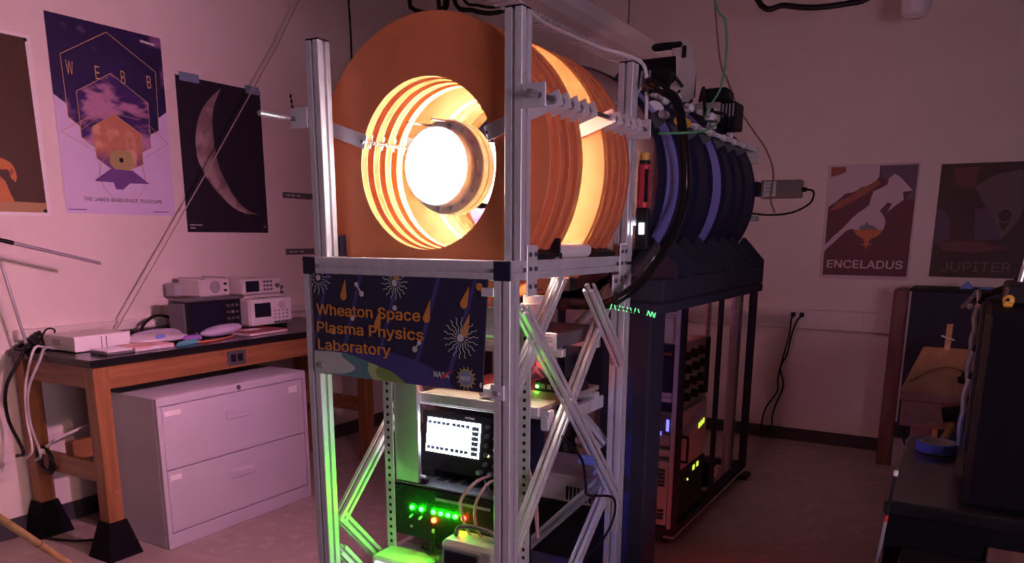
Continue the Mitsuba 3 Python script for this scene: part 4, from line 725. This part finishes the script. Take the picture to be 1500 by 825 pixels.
# hanging light fixture, ceiling cables
t = thing('ceiling_fixture', 'unlit louvred fluorescent fixture hanging above the coils', 'light fixture')
prof = Polygon([(-.105, 0), (-.09, -.045), (-.05, -.07), (.05, -.07), (.09, -.045), (.105, 0), (.06, .03), (-.06, .03)])
obj('housing', place(ext(prof, 2.2), (-1.585, 1.95, 2.355), (1, 0, 0), (0, 0, 1), (0, -1, 0)).apply_translation([0, 2.2, 0]), 'duct', t, 30)
for k in range(34): y = 2.5 + .045 * k; obj('louver_slat', box(-1.685, -1.60, y, y + .02, 2.268, 2.30, .001), 'offwhite', t)
for y in (2.3, 3.8): obj('hanger_wire', cyl((-1.585, y, 2.384), (-1.585, y, ZC), .004, 8), 'steel_dark', t)
def sag(pts, lab, r=.014): solo('ceiling_cable', tube(pts, r, 8), 'black', lab, 'cable', smooth=40)
sag([(-3.46, 4.5, 3.34), (-3.435, 4.5, 2.945), (-3.414, 4.5, 2.892), (-3.36, 4.5, 2.866), (-3.30, 4.5, 2.85), (-3.22, 4.5, 2.845), (-3.172, 4.5, 2.86), (-3.13, 4.5, 2.904), (-3.12, 4.5, 3.34)], 'black cable loop hanging behind the top of the orange rings')
sag([(-3.187, 4.48, 3.34), (-3.187, 4.48, 2.911), (-3.168, 4.48, 2.853), (-3.134, 4.48, 2.904), (-3.13, 4.48, 3.34)], 'narrow black cable loop beside the wider one')
sag([(-3.14, 4.52, 3.34), (-3.09, 4.52, 2.90), (-2.951, 4.52, 2.824), (-2.798, 4.52, 2.789), (-2.68, 4.52, 2.82), (-2.6, 4.52, 3.0), (-2.58, 4.52, 3.34)], 'black cable swag left of the centre post top')
sag([(-3.12, 4.55, 3.34), (-3.05, 4.55, 2.93), (-2.92, 4.55, 2.855), (-2.78, 4.55, 2.83), (-2.69, 4.55, 2.86), (-2.63, 4.55, 3.34)], 'second black cable swag just above the lower one', .009)
sag([(-1.5, 5.0, 3.34), (-1.281, 5.0, 2.774), (-1.123, 5.0, 2.725), (-.971, 5.0, 2.694), (-.791, 5.0, 2.69), (-.67, 5.0, 2.71), (-.45, 5.0, 2.85), (-.3, 5.0, 3.34)], 'black cable swag before the back wall', .016)
t = thing('ceiling_pendant', 'pale rounded pendant fitting near the top of the back wall', 'fitting')
obj('barrel', lathe((-.465, 5.3, 2.645), (0, 0, 1), [(.0005, 0), (.05, .002), (.072, .02), (.078, .06), (.08, .40), (.0005, .40)], 32), 'white', t, 40); obj('stem', cyl((-.465, 5.3, 3.04), (-.465, 5.3, ZC), .02, 12), 'grey', t, 40)

# power brick at the coil end
t = thing('power_brick', 'brown-grey power brick with a pale label behind the blue coils', 'power supply')
obj('body', box(-.797, -.640, 3.35, 3.41, 1.577, 1.647, .004), 'brick', t); obj('label', box(-.785, -.735, 3.3485, 3.35, 1.583, 1.642, .0005), 'offwhite', t)
for z in (1.60, 1.615, 1.628): obj('label_line', box(-.778, -.745, 3.3478, 3.3487, z, z + .006, .0002), 'grey', t)
obj('mount', box(-.83, -.797, 3.30, 3.40, 1.585, 1.64, .003), 'black', t); obj('mount_arm', box(-.90, -.81, 3.17, 3.30, 1.595, 1.625, .003), 'black', t)
obj('plug', box(-.64, -.622, 3.37, 3.39, 1.60, 1.618, .003), 'black', t)
obj('cable', tube([(-.622, 3.38, 1.609), (-.60, 3.38, 1.604), (-.592, 3.37, 1.585), (-.605, 3.36, 1.552), (-.666, 3.36, 1.52), (-.745, 3.36, 1.511), (-.82, 3.36, 1.517), (-.9, 3.30, 1.53)], .004), 'black', t, 40)
t = thing('coil_end_bracket', 'small grey bracket with a hooked wire at the end of the blue coils', 'bracket')
obj('plate', box(-.83, -.775, 3.185, 3.20, 1.70, 1.76, .002), 'offwhite', t); obj('hook', tube([(-.80, 3.195, 1.755), (-.80, 3.19, 1.70), (-.81, 3.19, 1.68)], .005), 'brown_cable', t, 40)
solo('coil_end_plate', box(-.84, -.765, 3.175, 3.23, 1.483, 1.503, .002), 'grey', 'small grey plate low at the end of the blue coils', 'plate')

# ------------------------------------------------------------------ black server rack
RX, ry0, ry1, RZ = -1.08, 3.33, 4.66, 1.19
rk = thing('server_rack', 'black open server rack frame on wheels behind the frame', 'rack')
for y in (ry0, 3.905, ry1 - .055):
    for x in (RX - (.014 if y < 4 else .034), RX - .62): obj('post', box(x, x + (.014 if y < 4 else .034), y, y + .06, .075, RZ, .003), 'black_matte', rk)
for x in (RX - .05, RX - .62):
    obj('long_rail', box(x, x + .05, ry0, ry1, RZ - .04, RZ, .003), 'black_matte', rk); obj('long_rail', box(x, x + .05, ry0, ry1, .055, .085, .003), 'black_matte', rk)
    obj('base_edge', box(x, x + .053, ry0 - .002, ry1 + .002, .044, .056, .002), 'steel', rk)
for y in (ry0, 3.905, ry1 - .055):
    for z in (.06, RZ - .04): obj('cross_rail', box(RX - .62, RX, y, y + .05, z, z + .035, .003), 'black_matte', rk)
for x in (RX - .06, RX - .58):
    for y in (ry0 + .06, ry1 - .06):
        w_ = obj('wheel', cyl((x - .012, y, .024), (x + .012, y, .024), .024, 20), 'rubber', rk, 40); obj('fork', box(x - .018, x + .018, y - .015, y + .015, .026, .05, .002), 'steel', w_)
obj('front_rail', box(RX - .036, RX - .0145, ry0, ry0 + .03, .085, RZ - .045, .002), 'alu', rk)
r_ = obj('rack_rail', box(RX - .052, RX - .046, 3.83, 3.90, .09, RZ - .045, .001), 'alu', rk)
for k in range(30): obj('rail_hole', box(RX - .047, RX - .0445, 3.86, 3.87, .14 + .034 * k, .152 + .034 * k, .0003), 'black', rk)
obj('rack_rail', box(RX - .07, RX - .05, 4.36, 4.46, .09, RZ - .045, .002), 'alu', rk); obj('rack_rail', box(RX - .09, RX - .055, 4.50, 4.56, .09, RZ - .045, .002), 'steel', rk)
for z in (.60, .80, 1.0): bolt(rk, (RX - .05, 4.41, z), (1, 0, 0), .008)
obj('foot_pad', box(RX - .08, RX + .03, ry1 - .1, ry1 + .03, 0, .022, .004), 'black', rk)
# red lamp in the rack
t = thing('red_indicator', 'red glowing indicator lamp high inside the server rack', 'indicator lamp'); obj('base', box(-1.25, -1.21, 3.60, 3.64, 1.105, 1.12), 'black', t); obj('lamp', trimesh.creation.icosphere(2, .010).apply_translation([-1.19, 3.64, 1.10]), 'white', t, True, emit=(130, 4, 5))
obj('bracket', box(-1.60, -1.2, 3.6, 3.64, 1.12, 1.15, .001), 'black', t)
# equipment in the rack, fronts facing +x
q0, q1 = 3.40, 3.815
t = thing('rack_module', 'dark rack module with rows of black knobs in the server rack', 'rack module')
obj('case', box(-1.62, -1.125, q0, q1, .63, .945, .003), 'dgrey', t); obj('front_panel', box(-1.125, -1.118, 3.388, 3.828, .63, .945, .002), 'grey', t)
for i in range(4):
    for j in range(3): knob(t, (-1.118, 3.50 + .12 * j - .03 * (i % 2), .69 + .066 * i), FX, .022, .03, 'black')
obj('orange_stripe', box(-1.118, -1.116, 3.62, 3.82, .735, .755, .0005), 'ink_flame', t); obj('black_edge', box(-1.118, -1.10, 3.81, 3.83, .66, .94, .003), 'black', t)
t = thing('rack_module', 'pale rack module with a handle and a green digital display', 'rack module')
obj('case', box(-1.62, -1.11, q0, q1, .345, .625, .003), 'beige', t); obj('front_panel', box(-1.11, -1.10, 3.388, 3.828, .345, .625, .002), 'offwhite', t)
for z0 in (.395,): obj('handle', tube([(-1.10, 3.43, z0), (-1.07, 3.43, z0), (-1.065, 3.43, z0 + .01), (-1.065, 3.43, z0 + .11), (-1.07, 3.43, z0 + .12), (-1.10, 3.43, z0 + .12)], .006), 'black', t, 40)
for k in range(3): obj('display_digit', box(-1.10, -1.097, 3.70 + .035 * k, 3.722 + .035 * k, .498 + .005 * k, .525 + .005 * k, .001), 'white', t, emit=(.75, 1.15, .08))
obj('grey_lever', tube([(-1.09, 3.44, .51), (-1.075, 3.55, .565), (-1.075, 3.68, .60)], .012), 'grey', t, 40)
t = thing('rack_module', 'black rack module with small yellow-green lamps at the rack bottom', 'rack module')
obj('case', box(-1.62, -1.11, q0, q1, .10, .34, .003), 'black', t); obj('front_panel', box(-1.11, -1.10, 3.388, 3.828, .10, .34, .002), 'black', t)
for y, z in ((3.64, .315), (3.70, .318)): obj('lit_square', box(-1.10, -1.097, y, y + .03, z - .018, z + .008, .001), 'white', t, emit=(.75, 1.15, .08))
for y, z in ((3.565, .272), (3.41, .215)): obj('lit_dot', cyl((-1.1, y, z), (-1.096, y, z), .006, 10), 'white', t, emit=(1.2, 1.7, .3))
t = thing('small_pump', 'round dark pump with a white cap low in the empty rack bay', 'pump'); obj('body', cyl((-1.3, 4.12, .16), (-1.13, 4.12, .16), .06, 24), 'black', t, 40); obj('cap', cyl((-1.13, 4.12, .16), (-1.11, 4.12, .16), .03, 20), 'white', t, 40); obj('base', box(-1.32, -1.14, 4.05, 4.19, .086, .11), 'black', t)
solo('rack_back_panel', box(-1.712, -1.702, 3.33, 4.66, .09, 1.15, .001), 'grey', 'grey sheet closing the far side of the server rack', 'panel')
# things seen through the rack's narrow side
t = thing('rack_pc', 'pale computer tower with grille at the near side of the server rack', 'computer')
obj('case', box(-1.58, -1.12, 3.337, 3.385, .10, .41, .003), 'offwhite', t)
for z0, n_ in ((.29, 5), (.13, 3)):
    for i in range(n_):
        for k in range(8): obj('grille_slot', box(-1.185 + .0065 * k, -1.181 + .0065 * k, 3.3345, 3.338, z0 + .018 * i, z0 + .013 + .018 * i, .0002), 'black', t)
t = thing('rack_shelf_unit', 'brown-grey unit with small blue lights at the near side of the rack', 'unit')
obj('case', box(-1.58, -1.12, 3.345, 3.385, .48, .64, .003), 'beige', t); obj('dark_panel', box(-1.5, -1.125, 3.342, 3.3455, .535, .635, .001), 'dgrey', t); obj('shelf', box(-1.6, -1.117, 3.337, 3.385, .435, .465, .002), 'offwhite', t)
obj('blue_light', box(-1.142, -1.128, 3.338, 3.342, .555, .61, .001), 'white', t, emit=(.25, .3, 2.6)); obj('blue_light', box(-1.19, -1.162, 3.338, 3.342, .533, .552, .001), 'white', t, emit=(.15, .18, 1.6))
t = thing('drawer_unit', 'dark drawer unit with a silver strip at the near side of the rack', 'drawer unit')
obj('case', box(-1.58, -1.12, 3.345, 3.385, .655, .95, .003), 'navy', t); obj('silver_strip', box(-1.4, -1.122, 3.338, 3.345, .69, .733, .001), 'lilac', t); obj('strip_groove', box(-1.4, -1.122, 3.3365, 3.3385, .71, .713, .0003), 'dgrey', t); obj('red_ledge', box(-1.4, -1.13, 3.335, 3.345, .905, .915, .001), 'maroon', t)
t = thing('rack_tray', 'silver perforated tray edge near the rack top', 'tray'); obj('edge', box(-1.55, -1.117, 3.335, 3.345, 1.076, 1.097, .001), 'alu_bright', t); obj('upper_bar', box(-1.58, -1.117, 3.335, 3.345, 1.099, 1.123, .001), 'navy', t); obj('tray', box(-1.55, -1.117, 3.345, 3.385, 1.07, 1.076, .001), 'grey', t)
obj('back_card', box(-1.58, -1.117, 3.375, 3.385, .955, 1.07, .001), 'duct', t); obj('back_card', box(-1.58, -1.117, 3.38, 3.385, 1.123, 1.148, .001), 'white', t)
for k in range(9): obj('tray_hole', box(-1.19 + .008 * k, -1.186 + .008 * k, 3.3343, 3.3352, 1.083, 1.09, .0002), 'dgrey', t)
solo('rack_cable', tube([(-1.19, 3.31, 1.16), (-1.17, 3.31, 1.12), (-1.18, 3.31, 1.05), (-1.20, 3.31, .98), (-1.21, 3.31, .93)], .004), 'black', 'thin black cable hanging inside the rack top', 'cable', smooth=40)
solo('cable_grip', trimesh.convex.convex_hull(np.vstack([cyl((-1.22, 3.28, 1.135), (-1.19, 3.28, 1.165), .02, 12).vertices, cyl((-1.19, 3.28, 1.165), (-1.175, 3.28, 1.17), .012, 12).vertices])), 'black', 'black cable grip below the stand at the rack top', 'grip')

# wall cords on the back wall
for k, p in enumerate(([(-1.062, 5.655, .90), (-1.066, 5.62, .86), (-1.07, 5.62, .76), (-1.10, 5.64, .62), (-1.13, 5.66, .45), (-1.13, 5.66, .35), (-1.20, 5.66, .22), (-1.22, 5.66, .10), (-1.22, 5.64, .01)], [(-1.005, 5.655, .90), (-1.03, 5.62, .855), (-1.055, 5.62, .76), (-1.08, 5.64, .62), (-1.12, 5.655, .52), (-1.09, 5.66, .40), (-1.13, 5.66, .26), (-1.15, 5.66, .16), (-1.15, 5.66, .10), (-1.2, 5.62, .012)])):
    t = thing('mains_cable', ('left black power cord hanging from the back wall raceway', 'right black power cord hanging from the back wall raceway')[k], 'cord')
    obj('cord', tube(p, .006), 'black', t, 40); obj('plug', box(p[0][0] - .014, p[0][0] + .014, 5.645, 5.669, .888, .918, .004), 'black', t)

# ------------------------------------------------------------------ right side: cabinets and bench
solo('wood_end_panel', box(-.425, -.335, 5.36, 5.66, 0, 1.112, .004), 'brown_panel', 'dark brown wooden end panel standing against the back wall', 'panel')
t = thing('black_cabinet', 'tall black cabinet beside the brown end panel', 'cabinet')
obj('body', box(-.333, .75, 5.31, 5.66, .20, 1.112, .004), 'black_matte', t); obj('top', box(-.334, .76, 5.30, 5.66, 1.112, 1.128, .003), 'black', t); obj('plinth', box(-.333, .75, 5.34, 5.66, 0, .20, .003), 'grey', t); obj('pale_edge', box(-.3345, -.322, 5.305, 5.312, .30, 1.11, .001), 'grey', t)
solo('blue_cloth', trimesh.convex.convex_hull(V([(-.075, 5.4, 1.129), (-.005, 5.4, 1.129), (-.04, 5.4, 1.178), (-.08, 5.46, 1.129), (0, 5.46, 1.129), (-.04, 5.44, 1.17)])), 'painter_blue', 'small peaked blue cloth on top of the black cabinet', 'cloth')
solo('blue_pad', box(.02, .10, 5.38, 5.46, 1.1285, 1.14, .004), 'painter_blue', 'flat blue pad on the black cabinet top', 'pad')
t = thing('wood_workbench', 'small pine workbench with a thick front edge on the right', 'workbench')
obj('top', box(-.185, .32, 3.0, 4.32, .868, .902, .004), 'pine', t); obj('front_board', box(-.175, .31, 3.01, 3.05, .775, .868, .004), 'pine', t)
for x in (-.14, .22):
    for y in (3.06, 4.2): obj('leg', box(x, x + .065, y, y + .065, 0, .868, .004), 'pine', t)
obj('side_board', box(-.165, -.135, 3.05, 4.26, .78, .868, .003), 'pine', t)
obj('dowel_handle', cyl((-.01, 2.99, .80), (-.055, 2.95, .70), .013, 14), 'bamboo', t, 40)
t = thing('bar_clamp', 'black clamp gripping the front of the pine workbench', 'clamp'); obj('jaw', cyl((-.045, 2.972, .835), (.03, 2.972, .85), .026, 16), 'black', t, 40); obj('body', box(.0, .05, 2.93, 2.985, .74, .90, .01), 'black', t); obj('screw', cyl((.025, 2.955, .76), (.0, 2.93, .70), .016, 12), 'black', t, 40)
t = thing('wood_stick', 'upright wooden stick with a small crosspiece on the pine workbench', 'stick'); obj('stick', box(-.092, -.066, 4.19, 4.205, .9025, 1.03, .002), 'pine', t); obj('crosspiece', place(box(-.03, .03, -.003, .003, -.004, .004, .001), (-.082, 4.183, .965), (.94, 0, -.3), (0, 1, 0), (.3, 0, .94)), 'offwhite', t)
solo('bench_wire', tube([(-.165, 3.2, .905), (-.12, 3.45, .908), (-.06, 3.6, .91), (.0, 3.55, .906), (.05, 3.45, .906), (.12, 3.5, .906)], .004), 'brown_cable', 'thin dark wire lying across the pine workbench top', 'wire', smooth=40)
t = thing('drafting_knob', 'small dark rings lying on the pine workbench', 'rings')
for x, y in ((.03, 3.42), (.02, 3.28)): obj('ring', lathe((x, y, .9025), (0, 0, 1), [(.018, 0), (.036, 0), (.036, .02), (.018, .02)], 24), 'black', t, 40)
solo('black_cable', tube([(-.28, 5.29, .28), (-.27, 5.27, .19), (-.24, 5.27, .165), (-.20, 5.28, .20), (-.16, 5.29, .26)], .006), 'black', 'black cord looping at the foot of the black cabinet', 'cord', smooth=40)
# black lab bench foreground right
t = thing('black_bench', 'black glossy lab bench in the right foreground', 'bench')
obj('top', box(-.112, 1.6, 1.72, 2.36, .86, .89, .004), 'black_gloss', t); obj('front_panel', box(-.105, 1.6, 1.745, 1.77, 0, .86, .003), 'black_flat', t); obj('left_panel', box(-.105, -.085, 1.77, 2.34, 0, .86, .003), 'black', t); obj('back_panel', box(-.085, 1.6, 2.32, 2.34, 0, .86, .003), 'black', t)
obj('brown_drawer_front', box(.08, .5, 1.735, 1.745, .70, .82, .003), 'brown_panel', t); obj('drawer_gap', box(.08, .5, 1.733, 1.7355, .765, .769, .0003), 'black', t)
t = thing('painter_tape', 'roll of blue painter tape on the black bench', 'tape roll'); tc = (-.038, 2.205, .8905)
obj('tape', lathe(tc, (0, 0, 1), [(.039, .001), (.039, .023), (.041, .025), (.0465, .025), (.0475, .024), (.0475, .001), (.0465, 0), (.041, 0)], 64), 'painter_blue', t, 40); obj('core', lathe(tc, (0, 0, 1), [(.036, 0), (.039, 0), (.039, .025), (.036, .025)], 64), 'paper', t, 40)
t = thing('black_equipment_case', 'large black equipment case standing on the black bench', 'equipment case'); obj('case', box(.026, .62, 1.755, 2.12, .8905, 1.286, .008), 'black_flat', t); obj('front_panel', box(.034, .61, 1.750, 1.756, .90, 1.276, .004), 'black_flat', t)
obj('top_box', box(.055, .5, 1.90, 2.1, 1.2865, 1.33, .006), 'black', t)
t = thing('spring_clamp_rack', 'column of silver clamps hanging on the left side of the black case', 'clamps')
for k, (y, z, h) in enumerate(((2.10, 1.245, .06), (2.12, 1.19, .06), (2.10, 1.13, .07), (2.08, 1.06, .085), (2.13, .985, .11))):
    c = obj('clamp', tube([(.012, y, z - h / 2), (.008, y - .004, z), (.014, y, z + h / 2)], .007), 'steel', t, 40); obj('clamp_tip', cyl((.014, y, z + h / 2), (.02, y - .01, z + h / 2 + .012), .006, 8), 'black', c)
for k in range(2): obj('bright_jaw', trimesh.creation.icosphere(2, .007).apply_translation([-.004 + .016 * k, 2.09, 1.268]), 'alu_bright', t, True)
obj('top_arm', tube([(-.02, 2.11, 1.262), (.0, 2.12, 1.29), (.008, 2.12, 1.30), (.016, 2.11, 1.27), (.022, 2.11, 1.255)], .006), 'steel', t, 40)
obj('hanging_rail', box(.018, .026, 2.06, 2.12, .93, 1.28, .001), 'steel_dark', t)
t = thing('yellow_connector', 'small orange-yellow connector on top of the black case', 'connector'); obj('body', trimesh.creation.icosphere(3, .011).apply_scale([1.0, .7, 1.05]).apply_translation([.0612, 1.85, 1.3]).copy(), 'yellow', t, True); obj('hole', cyl((.0595, 1.8425, 1.302), (.0595, 1.84, 1.302), .0035, 10), 'black', t); obj('tab', box(.053, .070, 1.843, 1.858, 1.2865, 1.295, .003), 'yellow', t); 
solo('thick_cable', tube([(.0, 2.2, 1.278), (.02, 2.19, 1.288), (.055, 2.16, 1.306), (.085, 2.13, 1.33), (.11, 2.11, 1.37), (.14, 2.09, 1.45), (.2, 2.06, 1.6), (.3, 2.0, 1.62), (.35, 1.97, 1.5), (.35, 1.97, 1.335)], .0075), 'black', 'black cable arching up over the black case at the right edge', 'cable', smooth=40)
solo('steel_post', cyl((.082, 1.99, 1.331), (.094, 2.0, 1.42), .006, 12), 'steel', 'thin steel post on top of the black case', 'post')
t = thing('leaning_rod', 'thin silver rod with a white tip and red band by the black bench', 'rod'); a, b = V([-.0945, 1.70, .962]), V([-.172, 1.69, .0])
for s0, s1, m, nm in ((0, .012, 'white', 'white_tip'), (.012, .1, 'black', 'dark_section'), (.1, .115, 'red', 'red_band'), (.115, 1, 'steel', 'shaft')): obj(nm, cyl(a + (b - a) * s0, a + (b - a) * s1, .0045 if nm == 'white_tip' else .0035, 10), m, t, 40)
t = thing('power_strip', 'grey power strip with a glowing red switch on the floor behind the frame', 'power strip'); obj('body', box(-.70, -.64, 2.75, 3.05, 0, .045, .006), 'grey', t); obj('red_switch', trimesh.creation.icosphere(2, .013).apply_translation([-.67, 3.015, .058]), 'white', t, True, emit=(320, 10, 12))
t = thing('laptop', 'closed silver laptop at the bottom edge on a black drawer', 'laptop'); obj('base', box(-.04, .30, 1.24, 1.46, .792, .802, .003), 'steel', t); obj('lid', box(-.04, .30, 1.24, 1.46, .803, .812, .003), 'cabinet', t)
t = thing('pull_out_drawer', 'black drawer pulled out below the black bench top', 'drawer'); obj('box', box(-.07, .5, 1.15, 1.7325, .70, .791, .003), 'black', t); obj('front', box(-.08, .51, 1.13, 1.15, .69, .80, .003), 'black', t)

# ------------------------------------------------------------------ added fill lights behind the camera, out of view
t = thing('added_ceiling_fill', 'added unseen ceiling panel for ambient light behind the camera', 'light panel')
obj('frame', [box(-.7, .7, -1.6, -.2, ZC - .05, ZC - .002, .004)], 'white', t); obj('diffuser', place(trimesh.creation.box(extents=[1.3, 1.3, .004]), (0, -.9, ZC - .053), (1, 0, 0), (0, 1, 0), (0, 0, 1)), 'white', t, emit=L_AMBIENT)

t = thing('fill_display', 'added unseen fill light shaped as a display on a stand behind the camera', 'display')  # invented display, serves as frontal fill for the frame
de = V([.55, .835, 0]); dn = V([-.835, .55, 0])
def dpart(name, b, m, **k): return obj(name, place(b, V([1.65, -.10, 0]), de, dn, V([0, 0, 1.])), m, t, **k)
dpart('bezel', box(-.64, .64, -.04, 0, 1.02, 1.78, .006), 'black'); dpart('screen', box(-.61, .61, .0005, .003, 1.05, 1.75, .001), 'white', emit=L_FILL)
dpart('column', box(-.05, .05, -.10, -.041, .03, 1.5, .005), 'black'); dpart('base', box(-.4, .4, -.3, .2, 0, .03, .005), 'black')
